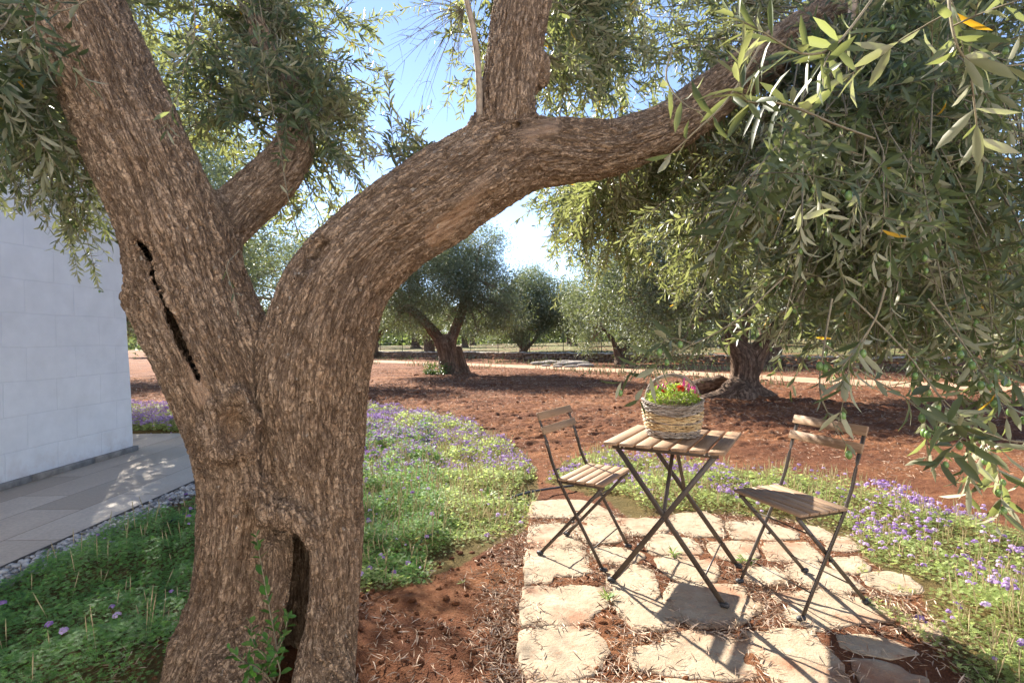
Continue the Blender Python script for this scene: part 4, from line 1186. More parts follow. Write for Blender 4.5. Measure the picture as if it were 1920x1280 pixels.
def herb_bed(name, polys, dens, size, hgt, mat, fl_dens, spike_dens, soft=.18, thin=.0, flow_fn=None, patch=None, extra=None):
    """mat of feathery fronds, flower heads and dry spikes"""
    xs_, ys_ = [], []
    for p in polys:
        a, b = scatter(p, dens); xs_.append(a); ys_.append(b)
    if extra is not None: xs_.append(extra[0]); ys_.append(extra[1])
    x_ = np.concatenate(xs_); y_ = np.concatenate(ys_)
    e = np.min([seg_dist(x_, y_, list(p) + [p[0]]) for p in polys], axis=0)
    dn = fbm(np.c_[x_ * 2.4, y_ * 2.4, x_ * 0], 3, 15)
    keep = (rng.uniform(size=len(x_)) < sstep(-.02, soft, e + .26 * dn) * (1 - thin * sstep(.0, .4, -dn))) & visible(x_, y_)
    if extra is not None: keep[-len(extra[0]):] = True
    # thin out with distance: fronds become smaller than a pixel
    keep &= rng.uniform(size=len(x_)) < np.clip(3.4 / y_, .25, 1)
    x_, y_, e = x_[keep], y_[keep], e[keep]
    sc_ = np.clip(y_ / 3.4, 1, 2.0)
    base_h = hgt * (.25 + 1.15 * sstep(-.35, .5, fbm(np.c_[x_ * 3.6, y_ * 3.6, x_ * 0], 3, 16))) * sstep(-.03, .22, e)
    n_ = len(x_)
    zb = ground_z(x_, y_) + base_h * rng.uniform(.15, 1, n_)
    B = np.stack([x_, y_, zb], 1)
    az = rng.uniform(0, 2 * np.pi, n_); el = rng.uniform(-.15, .95, n_)
    D = np.stack([np.cos(az) * np.cos(el), np.sin(az) * np.cos(el), np.sin(el)], 1)
    S = nrm(np.cross(D, (0, 0, 1))); U = np.cross(S, D)
    L_ = size * rng.uniform(.7, 1.4, n_) * sc_
    # divided leaf: five narrow lobes
    Vs = []; rr = []
    lob = [(0.0, 1.0, 0.0), (.30, .52, .85), (.30, .52, -.85), (.58, .40, .7), (.58, .40, -.7)]
    for (t0, ll, ang) in lob:
        b0 = B + D * (L_ * t0)[:, None] + U * (-.10 * L_ * t0 * t0)[:, None]
        dd = D * math.cos(ang) + S * math.sin(ang)
        if ang == 0: dd = dd - U * .12
        sd = -D * math.sin(ang) + S * math.cos(ang)
        l_ = (L_ * ll)[:, None]; w_ = (L_ * (.075 if ang == 0 else .085))[:, None]
        Vs.append(np.stack([b0, b0 + dd * l_ * .6 + sd * w_ , b0 + dd * l_, b0 + dd * l_ * .6 - sd * w_], 1))
    Vv = np.concatenate(Vs, 0).reshape(-1, 3)
    nq = len(Vv) // 4; Fq_ = np.arange(nq * 4).reshape(-1, 4)
    r_ = rng.uniform(0, 1, n_); R = np.tile(np.repeat(r_, 4), 5)
    root = thing(name[0], name[1], name[2], (float(x_.mean()), float(y_.mean()), 0)); root['kind'] = 'stuff'; off = np.array(root.location)
    del root['category']
    o = mk('foliage', Vv - off, [Fq_], mat, root, {'rnd': R}, False); o['kind'] = 'stuff'
    # flower heads: clusters of tiny petals
    m = rng.uniform(size=n_) < fl_dens / dens * np.clip(y_ / 3.0, 1, 2.2) * (flow_fn(x_, y_) if flow_fn else 1)
    m &= rng.uniform(size=n_) < .15 + 1.2 * sstep(-.25, .3, fbm(np.c_[x_ * 3.1, y_ * 3.1, x_ * 0], 3, 25))
    fx, fy = x_[m], y_[m]; nf = len(fx)
    if nf:
        fh = ground_z(fx, fy) + base_h[m] + rng.uniform(.02, .055, nf)
        rad = rng.uniform(.005, .0145, nf); npet = 17
        c_ = np.stack([fx, fy, fh], 1)
        dirs = randdir(nf * npet, .7).reshape(nf, npet, 3); dirs[..., 2] = np.abs(dirs[..., 2]) * .7
        pc = c_[:, None] + dirs * rad[:, None, None]
        pt = pc.reshape(-1, 3); dn_ = nrm(dirs.reshape(-1, 3)); s1 = nrm(np.cross(dn_, randdir(len(dn_)))); s2 = np.cross(dn_, s1)
        q_ = (np.repeat(rad, npet) * rng.uniform(.38, .62, len(pt)))[:, None]
        Vv = np.stack([pt + s1 * q_, pt + s2 * q_ * .9 + dn_ * q_ * .3, pt - s1 * q_, pt - s2 * q_ * .9 + dn_ * q_ * .3], 1).reshape(-1, 3)
        ff = np.arange(len(Vv)).reshape(-1, 4)
        R = np.repeat(np.clip(np.repeat(rng.uniform(0, 1, nf), npet) + rng.normal(0, .12, nf * npet), 0, 1), 4)
        o = mk('flowers', Vv - off, [ff], M_FLOW, root, {'rnd': R}, False); o['kind'] = 'stuff'; o.name = 'flower_head'
    m = rng.uniform(size=n_) < spike_dens / dens * np.clip(y_ / 3.0, 1, 1.8)
    sx_, sy_ = x_[m], y_[m]; ns = len(sx_)
    if ns:
        z0 = ground_z(sx_, sy_) + base_h[m] * .5
        Hh = rng.uniform(.04, .11, ns); lean = rng.normal(size=(ns, 2)) * .25
        tt = np.linspace(0, 1, 5)
        P = np.zeros((ns, 5, 3)); P[:, :, 0] = sx_[:, None] + lean[:, :1] * Hh[:, None] * tt; P[:, :, 1] = sy_[:, None] + lean[:, 1:] * Hh[:, None] * tt; P[:, :, 2] = z0[:, None] + (Hh + base_h[m] * .5)[:, None] * tt
        thick = np.array([.0005, .0006, .0020, .0026, .0006])[None] * np.clip(sy_ / 3, 1, 1.6)[:, None]
        V_, F4_ = tubes(P, thick, 4)
        o = mk('seed_spike', V_ - off, [F4_], M_SEED, root); o['kind'] = 'stuff'
    print(name[1], n_, nf, ns)
def wedge(x_, y_):
    ix, iy, _ = toimg(np.stack([x_, y_, x_ * 0], 1))
    return .25 + 1.5 * sstep(960, 860, iy) + 1.2 * sstep(1050, 960, iy) * (ix > 1500) 
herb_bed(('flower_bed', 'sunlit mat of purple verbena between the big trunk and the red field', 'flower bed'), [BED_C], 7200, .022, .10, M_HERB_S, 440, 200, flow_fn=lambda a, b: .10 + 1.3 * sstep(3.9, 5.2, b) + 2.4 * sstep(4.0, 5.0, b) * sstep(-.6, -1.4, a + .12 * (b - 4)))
def fr(a, b):
    return .55 + .9 * sstep(.2, .9, fbm(np.c_[a * .9, b * .9, a * 0], 2, 35) + .5)
# sparse runners creeping over the slabs at the right edge
ex_x = rng.uniform(1.55, 3.2, 9000); ex_y = rng.uniform(1.3, 2.6, 9000)
ixx, iyy, _ = toimg(np.stack([ex_x, ex_y, ex_x * 0], 1))
mm = (ixx > 1560 + (iyy - 1050) * .12) & (fbm(np.c_[ex_x * 4.5, ex_y * 4.5, ex_x * 0], 3, 77) > .02 + .3 * sstep(1800, 1600, ixx))
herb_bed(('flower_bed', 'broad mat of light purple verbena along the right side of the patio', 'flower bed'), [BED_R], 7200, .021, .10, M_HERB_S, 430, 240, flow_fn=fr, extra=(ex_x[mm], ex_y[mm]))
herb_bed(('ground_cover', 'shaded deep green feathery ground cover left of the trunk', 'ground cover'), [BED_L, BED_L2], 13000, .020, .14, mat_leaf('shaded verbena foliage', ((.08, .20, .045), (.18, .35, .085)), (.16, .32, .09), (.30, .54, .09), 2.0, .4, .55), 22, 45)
# creeping green edge toward the trunk, right side
# ------------------------------------------------------------------ dead leaf litter
def litter(name, lab, x_, y_, L=(.026, .052), zoff=.004, col=((.20, .115, .065), (.40, .275, .18), (.60, .47, .36))):
    n_ = len(x_); z_ = ground_z(x_, y_)
    sl_ = on_slab(x_, y_); z_ = np.where(sl_, .010, z_) + rng.uniform(0, .012, n_) + zoff
    B = np.stack([x_, y_, z_], 1); az = rng.uniform(0, 2 * np.pi, n_)
    D = np.stack([np.cos(az), np.sin(az), rng.normal(0, .14, n_)], 1)
    Nn_ = nrm(np.stack([rng.normal(0, .5, n_), rng.normal(0, .5, n_), np.ones(n_)], 1))
    Ls = rng.uniform(*L, n_) * np.clip(y_ / 6, 1, 2.2)
    V_, F3_, F4_, k = leaf_geo(B, D, Nn_, Ls, Ls * rng.uniform(.055, .125, n_), rng.uniform(-.5, .4, n_), .5, True)
    t = NT(name + ' material'); c = t.ramp(t.attr('rnd'), [(0, col[0]), (.5, col[1]), (1, col[2])])
    o = mk(name, V_, [F3_, F4_], t.fin(c, .75), None, {'rnd': np.repeat(rng.uniform(0, 1, n_), k)}, False); tag(o, lab, None, None, 'stuff')
x_ = rng.uniform(-.3, 2.9, 60000); y_ = rng.uniform(1.3, 3.9, 60000)
dn = fbm(np.c_[x_ * 3.5, y_ * 3.5, x_ * 0], 3, 45)
os_ = on_slab(x_, y_); ixx, iyy, _ = toimg(np.stack([x_, y_, x_ * 0], 1))
lim = sstep(860, 960, ixx) * sstep(930, 1000, iyy)
pk = np.where(os_, .008 + .03 * sstep(.1, .5, dn), .22 + .75 * sstep(-.25, .35, dn)) * lim
pk = pk * (1 - .85 * inpoly(x_, y_, BED_R)) * (1 - .9 * inpoly(x_, y_, BED_C))
m = rng.uniform(size=len(x_)) < pk * .95
litter('leaf_litter', 'dry olive leaves gathered in the gaps between the slabs', x_[m], y_[m])
x_ = rng.uniform(-14, 22, 260000); y_ = 4.3 * np.exp(rng.uniform(0, 1.65, 260000))
m = (np.abs(x_ / y_) < 1.15) & (fbm(np.c_[x_ * .5, y_ * 1.1, x_ * 0], 3, 47) > -.30) & (seg_dist(x_, y_, TRACK) > 1) & ~inpoly(x_, y_, BED_C) & ~inpoly(x_, y_, BED_R) & (x_ > np.where(y_ > 7.2, -99, -1.0))
ws_ = np.interp(y_, [9, 14.6, 18, 24, 31], [15.6, 13.6, 11, 6.7, -.5]); m &= x_ < ws_
m &= rng.uniform(size=len(x_)) < .36
litter('leaf_litter', 'pale dry leaves strewn over the red tilled field', x_[m], y_[m], (.03, .06), .004, ((.26, .14, .08), (.42, .28, .18), (.58, .45, .33)))
x_ = rng.uniform(-1.6, .1, 2600); y_ = rng.uniform(1.3, 2.7, 2600); 
dn = fbm(np.c_[x_ * 2.5, y_ * 2.5, x_ * 0], 2, 46); m = (dn > -.05 - .4 * sstep(-.6, 0, x_)) & (np.hypot(x_ - TRK[0], y_ - TRK[1]) > .36)
litter('leaf_litter', 'scattered dry leaves on the bare red soil round the trunk', x_[m], y_[m])
# clods and small stones
def stones(n_, fx, fy, r0, r1, lab, name, mat, seed):
    x_, y_ = fx(n_), fy(n_); m = ~(on_slab(x_, y_)) & visible(x_, y_, .3); x_, y_ = x_[m], y_[m]; n2_ = len(x_)
    r_ = rng.uniform(0, 1, n2_) ** 3 * (r1 - r0) + r0; r_ = r_ * np.clip(y_ / 7, 1, 2)
    V_, F_ = blobs(np.stack([x_, y_, ground_z(x_, y_) + r_ * .2], 1), np.stack([r_ * rng.uniform(.8, 1.5, n2_), r_ * rng.uniform(.8, 1.3, n2_), r_ * rng.uniform(.5, .9, n2_)], 1), 7, 5)
    V_ = V_ + (fbm(V_ * 45, 2, seed) * .006 * np.clip(V_[:, 1] / 6, 1, 3))[:, None] * np.array([1, 1, .7])
    o = mk(name, V_, [F_], mat, None); tag(o, lab, None, None, 'stuff')
stones(700, lambda n: rng.uniform(-9, 16, n), lambda n: 5.6 * np.exp(rng.uniform(0, 1.2, n)), .010, .038, 'red earth clods of the tilled field', 'soil_clods', M_SOIL, 61)
stones(1500, lambda n: rng.uniform(-1.7, .6, n), lambda n: rng.uniform(1.35, 3.0, n), .003, .016, 'small red crumbs of earth beside the trunk', 'soil_clods', M_SOIL, 62)

# ------------------------------------------------------------------ folding chairs and table
t = NT('acacia slats'); P_ = t.obj()
r_ = t.attr('rnd')
gcoord = t.attr('gr', True)
n1 = t.noise(t.vmul(gcoord, (6, 60, 60)), 1.0, 5, .6, .8); n2 = t.noise(t.vmul(gcoord, (20, 320, 320)), 1.0, 3, .6)
c = t.ramp(n1, [(.3, (.22, .13, .072)), (.5, (.32, .20, .118)), (.75, (.41, .275, .175))])
c = t.mix(t.math('MULTIPLY', r_, .45), c, (.44, .32, .22))
c = t.mix(t.ramp(n2, [(.35, (.5, .5, .5)), (.55, (0, 0, 0))]), c, (.17, .10, .055))
M_SLAT = t.fin(c, .62, t.bump(n2, .4, .001), .3)
t = NT('brown powder coated steel'); c = t.ramp(t.noise(t.obj(), 12, 3), [(.3, (.050, .036, .026)), (.7, (.065, .047, .034))])
M_STEEL = t.fin(c, .42, t.bump(t.noise(t.obj(), 900, 2), .1, .0005), .5)
M_CAP = simple('black plastic foot', (.03, .03, .033), .55, .4, 30, .2)
M_SCREW = simple('screw', (.6, .58, .52), .35, .5, 30, .1, metal=.7)

def slat(c, L, w, t_, R, parent, name='slat'):
    """L along local x of R"""
    mb = MB(); R = np.asarray(R, float)
    box(mb, (0, 0, 0), (L, w, t_), None, .0022)
    V_ = np.vstack(mb.V); gr = V_ + rng.uniform(0, 5, 3)
    Vw = V_ @ R.T
    o = mk(name, Vw, [np.vstack(mb.F4), np.vstack(mb.F3)], M_SLAT, parent, {'gr': gr, 'rnd': np.full(len(V_), rng.uniform())}, False)
    o.location = c
    return o

def part_bars(name, parent, segs, mat, extra=None):
    mb = MB()
    for (a, b, w, t_, wd) in segs: bar(mb, a, b, w, t_, wd, .0012)
    if extra: extra(mb)
    return mb.build(name, mat, parent)

def make_chair(label, x, y, rz, f1=-.262, f2=.11, group=None):
    r = thing('folding_chair', label, 'chair', (x, y, .008), rz, group)
    W = .39; sd = .2675
    # seat slats across the width
    n_ = 5; pw = sd / n_
    for i in range(n_):
        a = -sd / 2 + pw * (i + .5)
        slat((a, 0, .4435), W, pw - .007, .013, [[0, 1, 0], [1, 0, 0], [0, 0, -1]], r, 'seat_slat')
    for s in (-1, 1):
        mb = MB(); bar(mb, (-sd / 2 - .02, s * .166, .4265), (sd / 2 - .01, s * .166, .4265), .020, .004, (0, 0, 1))
        mb.build('seat_rail', M_STEEL, r)
        # upright: front foot -> seat rear -> back
        yo = s * .1775
        up_ = catmull(np.array([(-.128, yo, .42), (-.142, yo, .455), (-.172, yo, .52), (-.192, yo, .585), (-.203, yo, .62), (-.214, yo, .655), (-.262, yo, .785)]), 5)
        low = np.array([(f2, yo, .012)]) + (up_[0] - np.array([(f2, yo, .012)])) * np.linspace(0, 1, 5)[:-1, None]
        P = np.vstack([low, up_]); ang = sstep(.595, .65, P[:, 2]) * math.pi / 2
        mb = MB(); ribbon(mb, P, np.stack([np.cos(ang), np.sin(ang), 0 * ang], 1), .018, .0065)
        lg = mb.build('leg', M_STEEL, r)
        mb = MB(); box(mb, (f2 + .006, yo, .010), (.040, .024, .020), None, .006); mb.build('foot_cap', M_CAP, lg)
        # inner leg: rear foot -> seat front
        yi = s * .162
        mb = MB(); bar(mb, (f1, yi, .012), (sd / 2 - .02, yi, .425), .018, .0065, (1, 0, 0))
        # pivot rivet
        tt = .47; box(mb, (-.055, s * .172, .222), (.012, .022, .012), None, .004)
        lg = mb.build('leg', M_STEEL, r)
        mb = MB(); box(mb, (f1 - .006, yi, .010), (.040, .024, .020), None, .006); mb.build('foot_cap', M_CAP, lg)
    def on_up(t_): a = np.array((f2, 0, .012)); b = np.array((-.134, 0, .43)); return a + (b - a) * t_
    def on_in(t_): a = np.array((f1, 0, .012)); b = np.array((sd / 2 - .02, 0, .425)); return a + (b - a) * t_
    for p in (on_up(.22), on_in(.20), on_in(.80)):
        mb = MB(); tube1(mb, [p + np.array((0, -.175, 0)), p + np.array((0, .175, 0))], .0035, 8); mb.build('crossbar', M_STEEL, r, True)
    # back slats
    d = nrm(np.array([-.05, 0, .135])); fr_ = np.array([d[2], 0, -d[0]])
    for zz in (.767, .692):
        a = -.262 - (.785 - zz) * d[0] / d[2]
        c_ = np.array([a, 0, zz]) + fr_ * .0095
        slat(c_, W, .043, .012, np.stack([(0, 1, 0), d, -fr_ * -1], 1) @ np.diag([1, 1, 1]), r, 'back_slat')
    return r
make_chair('wooden slatted folding chair at the left of the table, facing the table', .4499, 2.8335, -.5804, group='folding bistro chairs')
make_chair('wooden slatted folding chair right of the table, hanging olive twigs across its back', 1.2485, 2.3465, 3.4449, group='folding bistro chairs')

tb = thing('folding_table', 'small square folding bistro table with wooden slats on crossed brown metal legs', 'table', (.812, 2.583, .008), -.541)
TW, TD = .566, .545
pw = TW / 7
for i in range(7):
    a = -TW / 2 + pw * (i + .5)
    slat((a, 0, .6845), TD, pw - .0135, .015, [[0, 1, 0], [1, 0, 0], [0, 0, -1]], tb, 'top_slat')
for s in (-1, 1):
    mb = MB(); bar(mb, (-.245, s * .232, .666), (.245, s * .232, .666), .022, .005, (0, 0, 1)); mb.build('top_rail', M_STEEL, tb)
    mb = MB(); bar(mb, (s * .215, -.229, .664), (s * .215, .229, .664), .018, .005, (0, 0, 1)); mb.build('top_rail', M_STEEL, tb)
    for k, (ax_, yo) in enumerate(((1, .236), (-1, .222))):
        mb = MB(); bar(mb, (-ax_ * .252, s * yo, .012), (ax_ * .222, s * (yo - .003), .656), .0245, .0065, (1, 0, 0))
        if k == 0: box(mb, (-.003, s * .23, .346), (.014, .026, .014), None, .004)
        lg = mb.build('leg', M_STEEL, tb)
        mb = MB(); box(mb, (-ax_ * .258, s * yo, .010), (.040, .026, .022), None, .007); mb.build('foot_cap', M_CAP, lg)
    mb = MB(); bar(mb, (-.005, s * .228, .352), (0, s * .008, .672), .018, .005, (1, 0, 0)); mb.build('strut', M_STEEL, tb)
    mb = MB(); p = np.array((s * .252, 0, .012)) * .84 + np.array((-s * .222, 0, .656)) * .16
    tube1(mb, [p + (0, -.232, 0), p + (0, .232, 0)], .004, 8); mb.build('crossbar', M_STEEL, tb, True)
mb = MB()
for s in (-1, 1):
    for q_ in (-.205, -.185, .185, .205):
        V_, F_ = blobs(np.array([[q_, s * .2345 + s * .0, .668]]), np.array([[.0045, .0035, .0045]]), 8, 5); mb.add(V_, F_)
mb.build('screw', M_SCREW, tb, True)['kind'] = 'stuff'

# ------------------------------------------------------------------ basket
BX, BY, BZ = .815, 2.625, .700
bk_ = thing('basket', 'round wicker basket with arched handle on the slatted table', 'basket', (BX, BY, BZ), -.18)
t = NT('wicker'); r_ = t.attr('rnd'); ag = t.attr('age')
n1 = t.noise(t.obj(), 160, 3, .6)
c = t.ramp(r_, [(0, (.42, .26, .11)), (.5, (.64, .44, .21)), (1, (.78, .60, .34))])
g_ = t.ramp(r_, [(0, (.20, .16, .12)), (.5, (.36, .30, .25)), (1, (.52, .46, .39))])
c = t.mix(ag, c, g_); c = t.mix(t.ramp(n1, [(.35, (.45, .45, .45)), (.6, (0, 0, 0))]), c, (.12, .08, .05))
M_WICK = t.fin(c, .6, t.bump(n1, .4, .001), .35)
def RB(z): return .120 + .026 * np.sin(np.clip(z / .165, 0, 1) * 1.9)
def rimz(ph): return .152 + .026 * np.cos(ph) ** 2
mb = MB(); rows = 17
ph = np.linspace(0, 2 * np.pi, 121)
for k in range(rows):
    for st in (0, 1):
        fz = (k + .5 + .28 * (st - .5)) / rows
        zz = .004 + fz * (rimz(ph) - .008) + .0016 * np.sin(3 * ph + k * 1.7 + st) + .0013 * fbm(np.c_[ph * 4, ph * 0 + k * 3 + st, ph * 0], 2, 3)
        ns_ = 15
        R_ = RB(zz) + (.0052 * np.sin(ns_ * ph / 1 + math.pi * (k % 2) + st * .5)) + .0012 * fbm(np.c_[ph * 9, ph * 0 + k, ph * 0 + st], 2, 8)
        P = np.stack([R_ * np.cos(ph), R_ * np.sin(ph), zz], 1)
        age = 1.0 if (k < 4 or k >= 13) else (.85 if (k in (8,)) else .05)
        rr = np.clip(.5 + .5 * fbm(np.c_[ph * 2.5, ph * 0 + k * 5 + st * 2, ph * 0], 2, 5) * 1.6, 0, 1)
        thick = .0036 * (1 + .22 * fbm(np.c_[ph * 5, ph * 0 + k * 2, ph * 0 + st], 2, 9))
        V_, F_ = tubes(P[None], thick[None], 6)
        mb.add(V_, F_, rnd=np.repeat(rr, 6), age=np.full(len(V_), age))
mb.build('basket_wall', M_WICK, bk_, True)
mb = MB()
for s_ in range(4):
    zz = rimz(ph) + .004 + .0065 * np.sin(11 * ph + s_ * math.pi / 2) ; R_ = RB(rimz(ph)) + .002 + .0065 * np.cos(11 * ph + s_ * math.pi / 2)
    V_, F_ = tubes(np.stack([R_ * np.cos(ph), R_ * np.sin(ph), zz], 1)[None], np.full((1, len(ph)), .0034), 6)
    mb.add(V_, F_, rnd=np.full(len(V_), .2 + .2 * s_), age=np.ones(len(V_)))
mb.build('rim', M_WICK, bk_, True)
mb = MB(); a = np.linspace(0, np.pi, 60)
for s_ in range(5):
    tw = a * 7 + s_ * 2 * math.pi / 5
    rr = .0062
    rx = .132 + rr * np.cos(tw); 
    P = np.stack([np.cos(a) * (.128 + 0 * a) * (1 + .05 * np.sin(a)) + rr * np.cos(tw) * np.cos(a), rr * np.sin(tw), .165 + np.sin(a) ** .85 * .142 + rr * np.cos(tw) * np.sin(a)], 1)
    V_, F_ = tubes(P[None], np.full((1, 60), .0037), 6); mb.add(V_, F_, rnd=np.full(len(V_), .1 + .2 * s_), age=np.ones(len(V_)))
mb.build('handle', M_WICK, bk_, True)
mb = MB(); k = 40; a = np.linspace(0, 2 * np.pi, k, endpoint=False)
V_ = np.vstack([np.c_[.118 * np.cos(a), .118 * np.sin(a), a * 0 + .012], np.c_[.125 * np.cos(a), .125 * np.sin(a), a * 0 + .14], [[0, 0, .145]], [[0, 0, .012]]])
mb.add(V_, [(i, (i + 1) % k, k + (i + 1) % k, k + i) for i in range(k)], [(k + i, k + (i + 1) % k, 2 * k) for i in range(k)] + [((i + 1) % k, i, 2 * k + 1) for i in range(k)])
mb.build('lining', simple('potting soil', (.05, .035, .022), .95, .1, 40, .4), bk_)

# flowers in the basket
fl = thing('potted_flowers', 'bright green portulaca with red and pink blooms filling the basket', 'flowers', (BX, BY, BZ + .145))
FO = np.array(fl.location)
n_ = 2600
a = rng.uniform(0, 2 * np.pi, n_); rr = np.sqrt(rng.uniform(0, 1, n_)) * .133
x_ = rr * np.cos(a); y_ = rr * np.sin(a); z_ = .035 + .052 * (1 - (rr / .14) ** 2) + rng.uniform(-.03, .022, n_) + .018 * fbm(np.c_[x_ * 25, y_ * 25, x_ * 0], 2, 3)
B = np.stack([x_, y_, z_], 1); D = nrm(np.stack([x_ * 5, y_ * 5, np.full(n_, .35)], 1) + rng.normal(size=(n_, 3)) * .55)
Ls = rng.uniform(.010, .021, n_)
V_, F3_, F4_, k = leaf_geo(B, D, nrm(rng.normal(size=(n_, 3)) * .5 + np.array([0, 0, 1.])), Ls, Ls * .33, .1, .1)
M_PORT = mat_leaf('portulaca leaf', ((.13, .25, .03), (.30, .42, .07)), (.26, .36, .09), (.50, .62, .08), 2.0, .35, .45)
mk('foliage', V_, [F3_, F4_], M_PORT, fl, {'rnd': np.repeat(rng.uniform(0, 1, n_), k)}, False)
def lf(cs, Ds, Ls, Ws, mat, name):
    cs = np.array(cs, float); V_, F3_, F4_, k = leaf_geo(cs, nrm(np.array(Ds, float)), np.tile([[.1, -.5, 1.]], (len(cs), 1)), np.array(Ls), np.array(Ws), .2, .1)
    mk(name, V_, [F3_, F4_], mat, fl, {'rnd': np.repeat(rng.uniform(0, 1, len(cs)), k)}, False)
M_BL = mat_leaf('bright leaf', ((.30, .50, .03), (.42, .60, .05)), (.4, .55, .06), (.6, .75, .06), 2.0, .4, .4)
for c_, d_, l_, w_ in zip([(-.01, -.02, .085), (-.075, -.03, .08), (-.085, -.02, .085), (-.06, -.04, .085)], [(.5, -.2, .45), (-.3, -.4, .35), (.6, -.2, .5), (-.8, .1, .4)], [.055, .035, .035, .03], [.018, .02, .02, .018]):
    lf([c_], [d_], [l_], [w_], M_BL, 'broad_leaf')
def petals(c_, rad, nlay, mat, name):
    B, D, N_, L_, W_ = [], [], [], [], []
    for l in range(nlay):
        m_ = 14 - l * 2; el = .15 + .45 * l
        for i in range(m_):
            a = 2 * math.pi * i / m_ + l * .4; d = np.array([math.cos(a) * math.cos(el), math.sin(a) * math.cos(el) , math.sin(el)])
            d = Rt @ d; B.append(np.array(c_)); D.append(d); N_.append(Rt @ np.array([-math.cos(a) * math.sin(el), -math.sin(a) * math.sin(el), math.cos(el)])); L_.append(rad * (1 - .18 * l)); W_.append(rad * .38)
    V_, F3_, F4_, k = leaf_geo(np.array(B), np.array(D), np.array(N_), np.array(L_), np.array(W_), .1, .05)
    mk(name, V_, [F3_, F4_], mat, fl, {'rnd': np.repeat(rng.uniform(0, 1, len(B)), k)}, False)
Rt = np.array(Matrix.Rotation(math.radians(40), 3, 'X'))
M_RED = mat_leaf('orange red petal', ((.70, .07, .02), (.85, .14, .05)), (.75, .10, .03), (.9, .15, .05), 2.0, .35, .5)
M_DRED = mat_leaf('dark red petal', ((.45, .02, .02), (.60, .04, .03)), (.5, .03, .02), (.8, .06, .04), 2.0, .35, .5)
petals((.020, -.070, .100), .026, 4, M_RED, 'zinnia_bloom')
petals((-.015, -.06, .092), .014, 3, M_DRED, 'small_bloom'); petals((-.062, -.065, .088), .014, 3, M_DRED, 'small_bloom'); petals((.115, -.04, .06), .012, 3, M_DRED, 'small_bloom')
t = NT('pink plume'); c = t.ramp(t.attr('rnd'), [(0, (.55, .02, .22)), (1, (.85, .08, .42))]); M_PINK = t.fin(c, .6)
for (x0, y0, z0, h, r0) in [(.047, -.03, .080, .068, .0085), (.060, -.06, .080, .042, .0105), (-.068, .02, .085, .03, .006), (-.04, .03, .085, .03, .006), (-.025, .03, .09, .03, .006), (.095, -.04, .072, .036, .012), (.10, .0, .085, .025, .006)]:
    m_ = 90; tt = rng.uniform(0, 1, m_); a = rng.uniform(0, 2 * np.pi, m_); rr = r0 * (1 - .75 * tt) * rng.uniform(.5, 1, m_)
    P = np.stack([x0 + rr * np.cos(a) + .006 * tt, y0 + rr * np.sin(a), z0 + h * tt], 1)
    V_, F_ = blobs(P, np.tile([[.0022, .0022, .0032]], (m_, 1)), 5, 4); mk('celosia_plume', V_, [F_], M_PINK, fl, {'rnd': np.repeat(rng.uniform(0, 1, m_), 25)})

# ------------------------------------------------------------------ irrigation hose pieces
M_HOSE = simple('black hose', (.025, .028, .035), .45, .5, 60, .3)
def hose(pts, lab, r=.0085):
    P = np.array([un(a, b, z) for a, b, z in pts]); mb = MB(); tube1(mb, P, r, 10, 6)
    o = mb.build('irrigation_hose', M_HOSE, None, True); tag(o, lab, 'hose', 'drip irrigation hoses')
hose([(960, 932, .03), (985, 924, .03), (1015, 918, .03), (1042, 914, .025), (1075, 910, .015)], 'black hose on bare red soil just left of the left chair seat')
hose([(770, 1032, .0), (790, 1014, .03), (806, 1004, .05), (830, 992, .01)], 'short bit of black hose showing in the sunlit verbena right of the trunk')
hose([(300, 985, .0), (318, 978, .03), (345, 964, .04), (372, 950, .03), (400, 940, .0)], 'dark hose on the soil between the pebbles and the trunk')
hose([(1040, 880, .03), (1062, 876, .035), (1082, 873, .03), (1110, 872, .0)], 'black hose with a blue stripe behind the left chair seat')

# ------------------------------------------------------------------ small plants
M_BRO = mat_leaf('broad sapling leaf', ((.035, .11, .02), (.08, .20, .03)), (.09, .17, .05), (.22, .40, .05), 2.0, .25, .35)
def sapling(px_list, label, name, Lr, Wr, mat, cat='seedling', nshoot=0, d0=None):
    base = un(*px_list[0][0][:2], d=px_list[0][0][2]); root = thing(name, label, cat, tuple(base)); off = np.array(base)
    cw = MB(); VV = []
    Bs, Ds, Ns, Ls, Ws = [], [], [], [], []
    for st in px_list:
        P = catmull(np.array([un(a, b, d=c_) for a, b, c_ in st]), 5); tube1(cw, P - off, [.0028, .001], 6)
        b = leaves_on(np.array([np.stack([np.interp(np.linspace(0, len(P) - 1, 10), np.arange(len(P)), P[:, i]) for i in range(3)], 1)]), .021, .2, Lr, Wr, 60)
        for l, v in zip((Bs, Ds, Ns, Ls, Ws), b): l.append(v)
    cw.build('stem', M_TWIG, root, True)
    V_, F3_, F4_, k = leaf_geo(np.vstack(Bs) - off, np.vstack(Ds), np.vstack(Ns), np.concatenate(Ls), np.concatenate(Ws), .1, .12)
    mk('leaves', V_, [F3_, F4_], mat, root, {'rnd': np.repeat(rng.uniform(0, 1, sum(map(len, Bs))), k)}).name = 'foliage'
